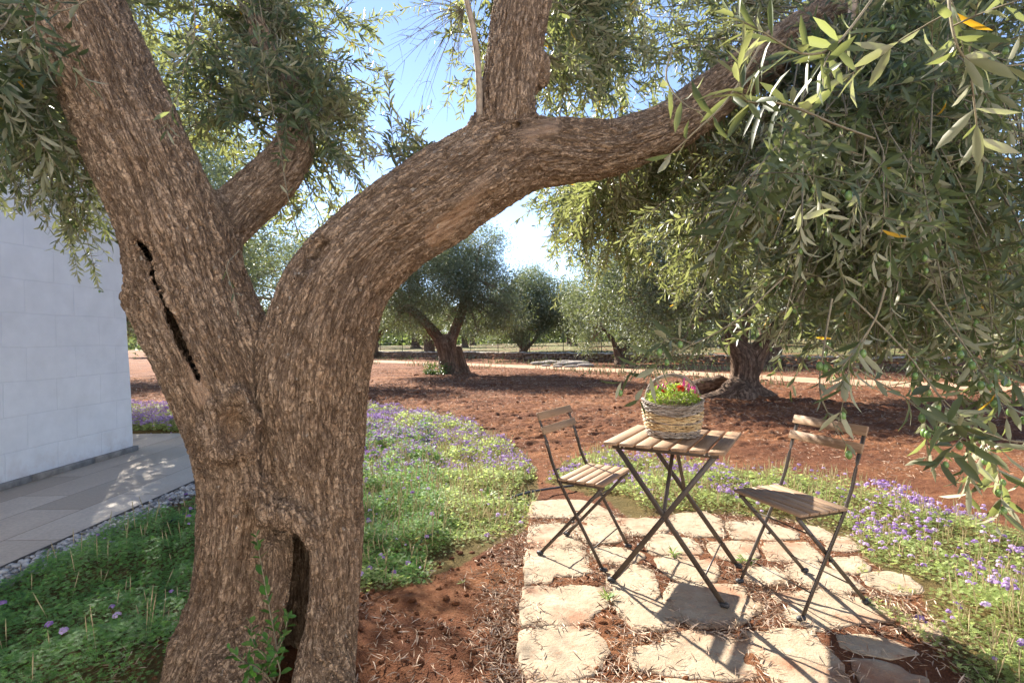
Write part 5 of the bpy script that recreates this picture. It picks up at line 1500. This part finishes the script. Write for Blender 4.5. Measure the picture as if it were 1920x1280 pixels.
sapling([[(520, 1235, 1.50), (515, 1190, 1.49), (505, 1140, 1.49), (494, 1080, 1.5), (485, 1030, 1.5), (480, 1005, 1.5)],
         [(515, 1270, 1.48), (520, 1215, 1.46), (535, 1180, 1.46), (540, 1150, 1.46)], [(510, 1275, 1.48), (500, 1235, 1.44), (475, 1205, 1.42), (470, 1165, 1.42)],
         [(505, 1280, 1.48), (480, 1255, 1.42), (450, 1235, 1.4), (428, 1215, 1.4)], [(515, 1275, 1.48), (505, 1250, 1.42), (515, 1230, 1.4), (530, 1200, 1.4)],
         [(510, 1280, 1.47), (495, 1260, 1.42), (470, 1245, 1.40), (465, 1270, 1.38)], [(520, 1280, 1.47), (525, 1255, 1.42), (510, 1215, 1.42), (490, 1190, 1.42)]],
        'leafy green shoots sprouting at the mouth of the hollow in the big trunk', 'root_shoot', (.028, .046), .46, M_BRO, 'shoots')
M_WEED = mat_leaf('weed leaf', ((.12, .22, .04), (.20, .30, .08)), (.2, .28, .12), (.4, .5, .1), 2.0, .3, .5)
def rosette(px, py, n_, L, label, w=.14, el=(.3, 1.1)):
    b = un(px, py, .005); root = thing('weed', label, 'weed', tuple(b))
    a = rng.uniform(0, 2 * np.pi, n_); e = rng.uniform(*el, n_); D = np.stack([np.cos(a) * np.cos(e), np.sin(a) * np.cos(e), np.sin(e)], 1)
    Ls = rng.uniform(.6, 1, n_) * L; V_, F3_, F4_, k = leaf_geo(np.zeros((n_, 3)) + rng.normal(size=(n_, 3)) * .004, D, np.tile([[0, 0, 1.]], (n_, 1)) + rng.normal(size=(n_, 3)) * .1, Ls, Ls * w, .35, .15)
    mk('foliage', V_, [F3_, F4_], M_WEED, root, {'rnd': np.repeat(rng.uniform(0, 1, n_), k)})
rosette(1262, 1040, 16, .075, 'little rosette weed with pointed leaves between the table legs', .16)
rosette(1140, 1125, 24, .06, 'spindly weed between the two front left slabs', .14, (.6, 1.4))
rosette(1395, 1052, 34, .075, 'grassy weed tuft behind the far front leg of the right chair', .12, (.1, 1.0))
rosette(915, 935, 30, .13, 'clump of long bright leaves at the edge of the verbena left of the hose', .15, (.3, 1.2))
rosette(868, 1092, 6, .03, 'tiny green sprig at the bare edge of the sunlit verbena bed', .2)

# ------------------------------------------------------------------ olive grove
def far_trunk(chains, h, sc, parent, off, adds=(), k=.12):
    A = np.vstack(chains); lo = A[:, :3].min(0) - A[:, 3].max() - .2; hi = A[:, :3].max(0) + A[:, 3].max() + .2
    lo[2] = max(lo[2], -.25)
    V_, F_ = sdf_mesh(chains, lo, hi, h, k, (), adds, .3)
    V_ = smooth_mesh(V_, F_, 2); V_, F_ = subdiv(V_, F_); Nn = vnormals(V_, F_)
    G_ = grain_coords(V_, chains)
    rid = fbm(G_ * np.array([7, 7, 1.2]) / sc, 4, 5); l2 = fbm(V_ * 2.2 / sc, 3, 6); fn = fbm(G_ * np.array([30, 30, 8]) / sc, 3, 8)
    V_ = V_ + Nn * (sc * (.035 * rid + .05 * l2 + .010 * fn))[:, None]
    f1, f2 = worley(G_ * np.array([26, 26, 9]) / sc, 3)
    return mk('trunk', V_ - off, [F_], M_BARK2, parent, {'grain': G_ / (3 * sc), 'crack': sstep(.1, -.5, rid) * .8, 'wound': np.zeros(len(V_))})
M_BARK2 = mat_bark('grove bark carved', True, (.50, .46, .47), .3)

def far_crown(blobs_, n_, L, W, limbs, parent, off, mat, clus=.20, droop=.3, seed=1, lim_r=.035, dens_thr=-.22):
    g = np.random.default_rng(seed)
    C = np.array([b[:3] for b in blobs_]); R = np.array([b[3] for b in blobs_])
    vol = R ** 2.2; nc = max(40, int(n_ / 55))
    bi = g.choice(len(C), nc, p=vol / vol.sum())
    u = nrm(g.normal(size=(nc, 3))); u[:, 2] *= .85
    cc = C[bi] + u * (R[bi] * g.uniform(.35, 1.03, nc) ** .5)[:, None]
    ci = g.integers(0, nc, n_)
    sz = g.uniform(.6, 1.5, nc) * clus
    P = cc[ci] + g.normal(size=(n_, 3)) * sz[ci][:, None] * np.array([1, 1, .75])
    D = nrm(nrm(P - C[bi][ci]) * .5 + g.normal(size=(n_, 3)) * .7 + np.array([0, 0, -.1]))
    keep = (fbm(P * (1.1 / clus * .2), 3, seed + 5) > dens_thr); P, D = P[keep], D[keep]; n2_ = len(P)
    Ls = g.uniform(.7, 1.3, n2_) * L
    cr_ = Crown()
    cr_.leaves(P, D, randdir(n2_, .4, g), Ls, Ls * W, False, 1.0, g)
    # limbs
    S = np.array([l[:3] for l in limbs])
    ends = C; k = len(C)
    st = S[np.argmin(np.linalg.norm(S[None] - ends[:, None], axis=2), axis=1)]
    mid = (st + ends) / 2 + g.normal(size=(k, 3)) * .15 * R[:, None]
    t_ = np.linspace(0, 1, 8)[None, :, None]
    Q = (1 - t_) ** 2 * st[:, None] + 2 * t_ * (1 - t_) * mid[:, None] + t_ ** 2 * ends[:, None]
    cr_.wood(Q, np.linspace(1.3, .3, 8)[None] * lim_r * np.ones((k, 1)), 6)
    k2 = k * 7; b = np.repeat(np.arange(k), 7)
    Q2 = shoots(Q[b, g.integers(3, 8, k2)], nrm(g.normal(size=(k2, 3)) + np.array([0, 0, .3])), R[b] * g.uniform(.5, 1, k2), 6, .1, g)
    cr_.wood(Q2, np.linspace(.5, .12, 6)[None] * lim_r * np.ones((k2, 1)), 4)
    return cr_.build('crown', [mat, M_BARK_FAR], parent, off)

def pxchain(rows, d, k=3):
    return catmull(np.array([[*un(x, y, d=d + (dd[0] if dd else 0)), r * d / F_PX] for (x, y, r, *dd) in rows]), k)
def pxblobs(rows, d, g=np.random.default_rng(3)):
    return [(*un(x, y, d=d + (dd[0] if dd else g.uniform(-.9, .9) * r)), r) for (x, y, r, *dd) in rows]

GR = 'olive trees of the grove'
# A: the big forked tree straight behind the arch
tA = thing('olive_tree', 'stout forked olive tree framed under the arching limb, ivy at its foot', 'olive tree', tuple(un(842, 700)), 0, GR); off = np.array(tA.location); d = off[1]
chA = [pxchain([(845, 712, 34), (842, 695, 27), (840, 670, 22), (834, 645, 25)], d), pxchain([(836, 648, 20), (815, 625, 14), (795, 600, 12), (778, 585, 11), (755, 575, 9), (735, 560, 7)], d),
       pxchain([(840, 648, 18), (852, 620, 13), (864, 590, 12), (875, 560, 10), (895, 520, 7)], d), pxchain([(872, 700, 16, .4), (866, 680, 11, .4), (858, 655, 10, .3)], d)]
for c_ in chA: c_[:, 3] *= .74
far_trunk(chA, .05, 1.0, tA, off)
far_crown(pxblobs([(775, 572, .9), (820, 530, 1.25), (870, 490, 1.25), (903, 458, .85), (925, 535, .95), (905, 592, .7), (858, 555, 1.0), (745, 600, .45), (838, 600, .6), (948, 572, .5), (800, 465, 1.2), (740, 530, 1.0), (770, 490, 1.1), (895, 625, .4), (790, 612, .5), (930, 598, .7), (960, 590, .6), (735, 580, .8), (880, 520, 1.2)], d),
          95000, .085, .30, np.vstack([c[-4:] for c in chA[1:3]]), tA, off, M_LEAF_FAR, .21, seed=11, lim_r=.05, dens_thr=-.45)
nv = 900; a = rng.uniform(0, 2 * np.pi, nv); r_ = .35 + rng.uniform(0, .35, nv) ** 1.0
P = np.stack([off[0] - .35 + r_ * np.cos(a) * .8, off[1] - .25 + r_ * np.sin(a) * .6, rng.uniform(0, .5, nv) * rng.uniform(0, 1, nv)], 1)
V_, F3_, F4_, k = leaf_geo(P, randdir(nv, .3), randdir(nv, .5), np.full(nv, .07), np.full(nv, .05), .1, .1, False)
mk('ivy', V_ - off, [F4_], mat_leaf('ivy leaf', ((.04, .09, .03), (.09, .15, .05)), (.08, .13, .05), (.2, .3, .05), 2.0, .2, .5), tA, {'rnd': np.repeat(rng.uniform(0, 1, nv), k)}, False)
# B
tB = thing('olive_tree', 'smaller spreading olive tree in the gap right of the stout forked one', 'olive tree', tuple(un(976, 672)), 0, GR); off = np.array(tB.location); d = off[1]
chB = [pxchain([(976, 676, 18), (978, 665, 10), (984, 652, 9)], d), pxchain([(984, 654, 8), (970, 640, 5), (955, 625, 4)], d), pxchain([(984, 654, 8), (1000, 640, 5), (1012, 622, 4)], d)]
for c_ in chB: c_[:, 3] *= .7
far_trunk(chB, .07, 1.2, tB, off)
far_crown(pxblobs([(985, 558, 1.6), (958, 600, 1.4), (1032, 590, 1.6), (1000, 618, 1.2), (1002, 525, 1.0), (938, 615, 1.0), (1050, 610, 1.0), (985, 590, 1.5), (1000, 535, 1.4), (1042, 560, 1.5), (958, 558, 1.5), (1065, 585, 1.5), (925, 590, 1.4)], d),
          70000, .13, .32, np.vstack([c[-3:] for c in chB[1:]]), tB, off, M_LEAF_FAR, .28, seed=12, lim_r=.06, dens_thr=-.4)
# C
tC = thing('olive_tree', 'olive tree with a cone shaped leaning trunk left of the basket', 'olive tree', tuple(un(1167, 683)), 0, GR); off = np.array(tC.location); d = off[1]
chC = [pxchain([(1168, 688, 24), (1165, 675, 15), (1156, 658, 8), (1150, 640, 6), (1130, 615, 4)], d), pxchain([(1160, 665, 8), (1185, 640, 5), (1200, 620, 4)], d)]
for c_ in chC: c_[:, 3] *= .8
far_trunk(chC, .06, 1.0, tC, off)
far_crown(pxblobs([(1100, 605, .9), (1150, 570, 1.4), (1205, 600, 1.3), (1185, 640, .7), (1235, 640, .8), (1105, 640, .6), (1170, 530, 1.3), (1240, 560, 1.2), (1090, 560, .9), (1120, 540, 1.2), (1210, 540, 1.4), (1140, 500, 1.1)], d),
          60000, .10, .30, np.vstack([c[-3:] for c in chC]), tC, off, M_LEAF_FAR, .24, seed=13, lim_r=.05, dens_thr=-.4)
# D: the gnarled one behind the table
tD = thing('olive_tree', 'gnarled dark olive tree with spreading roots right behind the basket', 'olive tree', tuple(un(1395, 742)), 0, GR); off = np.array(tD.location); d = off[1]
chD = [pxchain([(1390, 775, 62), (1392, 745, 48), (1394, 722, 36), (1396, 690, 33), (1392, 665, 31), (1380, 645, 22), (1370, 620, 15), (1350, 580, 13), (1320, 530, 11)], d),
       pxchain([(1405, 690, 26), (1418, 665, 24), (1430, 645, 20), (1445, 625, 16), (1470, 590, 13), (1510, 540, 11)], d), pxchain([(1388, 650, 14), (1392, 610, 13), (1400, 560, 12)], d + .3),
       pxchain([(1400, 735, 26), (1435, 745, 17), (1470, 757, 11), (1510, 766, 6)], d), pxchain([(1380, 735, 26), (1350, 748, 18), (1320, 752, 13), (1290, 765, 6)], d - .2),
       pxchain([(1395, 745, 24), (1400, 768, 18), (1420, 785, 10)], d - .3), pxchain([(1360, 730, 18), (1350, 715, 12), (1338, 722, 14), (1320, 724, 17), (1300, 730, 13)], d + .5)]
for c_ in chD[:2]: c_[:, 3] *= .74
far_trunk(chD, .03, .55, tD, off, k=.07)
far_crown(pxblobs([(1180, 560, .85), (1260, 520, 1.0), (1235, 610, .6), (1350, 500, 1.0), (1450, 520, 1.0), (1550, 560, .9), (1650, 560, .8), (1400, 420, 1.2), (1250, 430, 1.0), (1560, 450, 1.1), (1660, 480, .9), (1600, 620, .4), (1500, 360, 1.2), (1330, 330, 1.2), (1310, 610, .5), (1260, 660, .35), (1500, 600, .5), (1150, 480, .8)], d),
          170000, .070, .30, np.vstack([c[-3:] for c in chD[:3]]), tD, off, M_LEAF_FAR, .19, seed=14, lim_r=.035, dens_thr=-.5)
# E
tE = thing('olive_tree', 'olive tree with a plain straight trunk beyond the sandy track at the far right', 'olive tree', tuple(un(1812, 702)), 0, GR); off = np.array(tE.location); d = off[1]
chE = [pxchain([(1812, 712, 24), (1812, 700, 17), (1814, 670, 13), (1816, 635, 13), (1812, 610, 12)], d), pxchain([(1815, 630, 10), (1780, 580, 7), (1760, 550, 6)], d), pxchain([(1815, 630, 10), (1850, 580, 7), (1875, 550, 6)], d), pxchain([(1812, 700, 10), (1790, 706, 7), (1760, 712, 4)], d)]
far_trunk(chE, .05, .8, tE, off)
far_crown(pxblobs([(1800, 555, 1.2), (1880, 585, 1.0), (1720, 570, .9), (1880, 480, 1.5), (1760, 480, 1.4), (1950, 540, 1.3), (1830, 420, 1.4)], d),
          40000, .075, .28, np.vstack([c[-3:] for c in chE[1:3]]), tE, off, M_LEAF_FAR, .18, seed=15, lim_r=.05)
# F: behind the house corner, shades the path and the field
def world_tree(label, x, y, hgt, rad, seed, n_, L, mat, group=GR, extra=(), tr=.35, parent=None):
    g = np.random.default_rng(seed); root = thing('olive_tree', label, 'olive tree', (x, y, 0), 0, group); off = np.array([x, y, 0.])
    fz = hgt * .26
    ch = [catmull(np.array([[x, y, -.1, tr * 1.5], [x + .05, y, .3, tr], [x, y, fz, tr * .95]]), 3)]
    for i in range(3):
        a = g.uniform(0, 6.28) if i else 3.5; a = i * 2.1 + g.uniform(-.4, .4)
        ch.append(catmull(np.array([[x, y, fz * .9, tr * .7], [x + rad * .25 * math.cos(a), y + rad * .25 * math.sin(a), fz * 1.45, tr * .42], [x + rad * .5 * math.cos(a), y + rad * .5 * math.sin(a), fz * 2.1, tr * .22]]), 3))
    far_trunk(ch, max(.05, tr * .18), tr * 2, root, off)
    bl = []
    for i in range(13):
        a = g.uniform(0, 6.28); rr = rad * g.uniform(0, .72) ** .7; zz = hgt * g.uniform(.48, .86)
        bl.append((x + rr * math.cos(a), y + rr * math.sin(a), zz - .15 * rr, rad * g.uniform(.28, .42)))
    bl += list(extra)
    far_crown(bl, n_, L, .29, np.vstack([c[-3:] for c in ch[1:]]), root, off, mat, rad * .075, seed=seed, lim_r=tr * .16)
    return root
world_tree('olive tree whose yellowish low twigs hang past the house corner', -7.4, 8.9, 5.4, 3.1, 21, 130000, .072, M_LEAF_FAR,
           extra=[(*un(262, 610, d=10.2), .42), (*un(285, 560, d=10.4), .5), (*un(250, 520, d=10.4), .6), (*un(300, 628, d=10.4), .22), (-5.6, 9.4, 2.6, .8), (-4.3, 6.9, 3.4, 1.1), (-3.6, 6.5, 3.0, .8), (-4.9, 6.3, 4.0, 1.0), (-4.0, 6.0, 4.1, .8), (-5.6, 8.4, 3.7, 1.0), (-5.0, 7.4, 3.1, .8), (-6.2, 9.2, 4.3, 1.0)], tr=.34)
world_tree('olive tree glimpsed through the fork of the big trunk', -7.2, 16.5, 5.2, 3.0, 22, 50000, .085, M_LEAF_FAR, tr=.36,
           extra=[(*un(505, 490, d=15), .8), (*un(520, 560, d=15), .7), (*un(560, 430, d=15), .8), (*un(640, 600, d=16), .8)])
world_tree('dark green olive tree seen in the slot between the house corner and the big trunk', -14.2, 18.2, 5.4, 3.4, 27, 60000, .085, M_LEAF_FAR, tr=.38)
world_tree('olive tree standing behind the left edge of the stout forked one', -6.0, 37, 5.0, 3.0, 23, 22000, .15, M_LEAF_FAR, tr=.42)
world_tree('olive tree just showing right beside the big trunk under the arch', -10.9, 40, 5.0, 3.2, 24, 22000, .16, M_LEAF_FAR, tr=.45)
world_tree('olive tree mostly hidden behind the dangling foliage at the right', 9.8, 19.5, 5.2, 3.0, 25, 26000, .10, M_LEAF_FAR, tr=.38)

# the distant band of trees behind the fence: three builds, copied
def copy_tree(o, parent=None):
    c = o.copy(); COL.objects.link(c); c.parent = parent
    for ch in list(o.children): copy_tree(ch, c)
    return c
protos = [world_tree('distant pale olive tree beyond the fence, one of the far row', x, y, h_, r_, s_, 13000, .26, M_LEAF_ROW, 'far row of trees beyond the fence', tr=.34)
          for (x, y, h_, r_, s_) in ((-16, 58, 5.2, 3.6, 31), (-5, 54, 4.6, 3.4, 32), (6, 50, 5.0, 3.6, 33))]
spots = [(-31, 62), (-24, 57), (-10.5, 56), (1, 60), (11.5, 44), (16, 38), (20, 31), (24, 24), (27, 34), (-37, 55), (-45, 70), (-20, 75), (-6, 78), (8, 72), (19, 60), (31, 50), (36, 36), (14.5, 55), (24, 45), (33, 26), (-55, 62), (-14, 90), (3, 95), (22, 85), (40, 65)]
for i, (x, y) in enumerate(spots):
    c = copy_tree(protos[i % 3]); c.location = (x, y, .38); c.rotation_euler.z = i * 1.9; s_ = .85 + .3 * ((i * 37) % 10) / 10; c.scale = (s_ * 1.35, s_ * 1.35, s_ * 1.15)
for p in protos: p.location.z = .38
# a far hedge of dark bushes closing the horizon
bx = np.linspace(-150, 150, 70)
nn = 60000; P = np.stack([rng.uniform(-150, 150, nn), 105 + rng.normal(0, 4, nn), rng.uniform(0, 1, nn) ** 1.3 * 5.5], 1)
P[:, 2] *= .55 + .45 * fbm(np.c_[P[:, 0] * .12, P[:, 0] * 0, P[:, 0] * 0], 3, 3)
V_, _, F4_, k = leaf_geo(P, randdir(nn), randdir(nn), np.full(nn, .8), np.full(nn, .5), 0, .1, False)
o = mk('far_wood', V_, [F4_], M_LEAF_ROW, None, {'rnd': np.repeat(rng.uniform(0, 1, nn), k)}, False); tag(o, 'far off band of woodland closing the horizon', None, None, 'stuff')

# ------------------------------------------------------------------ dry stone wall and fence
def along(pl, step, jit=.2):
    L_ = np.concatenate([[0], np.cumsum(np.linalg.norm(np.diff(pl, axis=0), axis=1))]); s_ = np.arange(0, L_[-1], step) + rng.uniform(-jit, jit, int(math.ceil(L_[-1] / step))) * step
    return np.stack([np.interp(s_, L_, pl[:, 0]), np.interp(s_, L_, pl[:, 1])], 1)
rowsP, rowsS = [], []
for zc, hh, st in ((.07, .10, .22), (.19, .09, .2), (.31, .09, .24)):
    p = along(STONEWALL, st); n_ = len(p)
    rowsP.append(np.c_[p + rng.normal(0, .03, (n_, 2)), zc + rng.normal(0, .012, n_)]); rowsS.append(np.c_[rng.uniform(.10, .17, n_), rng.uniform(.10, .17, n_), rng.uniform(.055, .08, n_)])
V_, F_ = blobs(np.vstack(rowsP), np.vstack(rowsS), 8, 6); V_ = V_ + (fbm(V_ * 8, 3, 4) * .03)[:, None]
n_ = len(V_) // 56
sw = thing('stone_wall', 'low dry stone terrace wall with pale capstones beyond the sandy track', 'wall', (6.7, 24, 0)); off = np.array(sw.location)
t = NT('field stone'); c = t.ramp(t.noise(t.obj(), 3, 5, .7), [(.3, (.20, .12, .075)), (.7, (.36, .26, .19))]); M_FS = t.fin(c, .95, t.bump(t.noise(t.obj(), 14, 4), .8, .03), .1)
mk('stone_course', V_ - off, [F_], M_FS, sw)
p = along(STONEWALL, .42, .1); n_ = len(p)
V_, F_ = blobs(np.c_[p, .40 + rng.normal(0, .015, n_)], np.c_[rng.uniform(.2, .27, n_), rng.uniform(.2, .26, n_), rng.uniform(.035, .055, n_)], 8, 6); V_ = V_ + (fbm(V_ * 6, 3, 4) * .03)[:, None]
mk('capstone', V_ - off, [F_], simple('pale capstone', (.48, .42, .35), .9, .2, 2, .3, .02), sw)['kind'] = 'stuff'
fe = thing('wire_fence', 'thin wire fence on dark metal posts above the stone wall', 'fence', (7.2, 24.4, .4)); off = np.array(fe.location)
fl_ = STONEWALL + np.array([.35, .45]); ps = along(fl_, 2.6, .05)
M_POST = simple('dark post', (.07, .06, .05), .7, .3, 20, .3)
for p in ps:
    mb = MB(); tube1(mb, [np.array([p[0], p[1], .3]) - off, np.array([p[0], p[1], 1.65]) - off], .022, 6); mb.build('post', M_POST, fe, True)
mb = MB()
for zz in (.55, .8, 1.05, 1.3, 1.55):
    q_ = catmull(fl_, 6); tube1(mb, np.c_[q_, np.full(len(q_), zz)] - off, .0035, 4)
mb.build('wire', M_POST, fe, True)

# rubble heap and track-side weeds
M_ROCK = simple('grey rock', (.34, .29, .25), .9, .2, 4, .35, .03)
for i, (rx, ry, s_) in enumerate(((1012, 683, .42), (1034, 682, .55), (1052, 685, .40), (1062, 681, .5), (1080, 684, .6), (1098, 687, .38), (1046, 689, .25), (1024, 687, .22), (1072, 689, .28), (1090, 682, .3))):
    b = un(rx, ry); V_, F_ = blobs(np.zeros((1, 3)), np.array([[s_, s_ * .55, s_ * .24]]), 14, 9); V_ = V_ * (1 + .30 * fbm(V_ * 3 + i * 5, 3, i))[:, None]
    o = mk('rock', V_, [F_], M_ROCK); o.location = (b[0], b[1], .05); tag(o, 'flat grey rock in the low heap beside the sandy track', 'rock', 'rocks heaped by the track')
g_n = 16000
x_ = rng.uniform(-14, 16, g_n); y_ = rng.uniform(11, 34, g_n); dt = seg_dist(x_, y_, TRACK); ws_ = np.interp(y_, [9, 14.6, 18, 24, 31, 38.5], [15.6, 13.6, 11, 6.7, -.5, -8.4])
m = (((dt > .9) & (dt < 2.6)) | (np.abs(x_ - ws_) < .9)) & (fbm(np.c_[x_ * .7, y_ * .7, x_ * 0], 2, 5) > -.02); x_, y_ = x_[m], y_[m]; n_ = len(x_)
Hh = rng.uniform(.08, .30, n_) * (1 + .8 * (rng.uniform(size=n_) > .95)); P = np.zeros((n_, 3, 3)); ln = rng.normal(size=(n_, 2)) * .3
for k in range(3): P[:, k, 0] = x_ + ln[:, 0] * Hh * k / 2; P[:, k, 1] = y_ + ln[:, 1] * Hh * k / 2; P[:, k, 2] = ground_z(x_, y_) + Hh * k / 2
V_, F_ = tubes(P, np.array([.012, .009, .002])[None] * np.ones((n_, 1)), 3)
t = NT('dry weed'); c = t.ramp(t.attr('rnd'), [(0, (.16, .22, .07)), (.5, (.30, .33, .12)), (1, (.45, .40, .22))])
o = mk('weeds', V_, [F_], t.fin(c, .8), None, {'rnd': np.repeat(rng.uniform(0, 1, n_), 9)}); tag(o, 'dry yellow green weeds along the sandy track and the wall foot', None, None, 'stuff'); o.name = 'dry_grass'
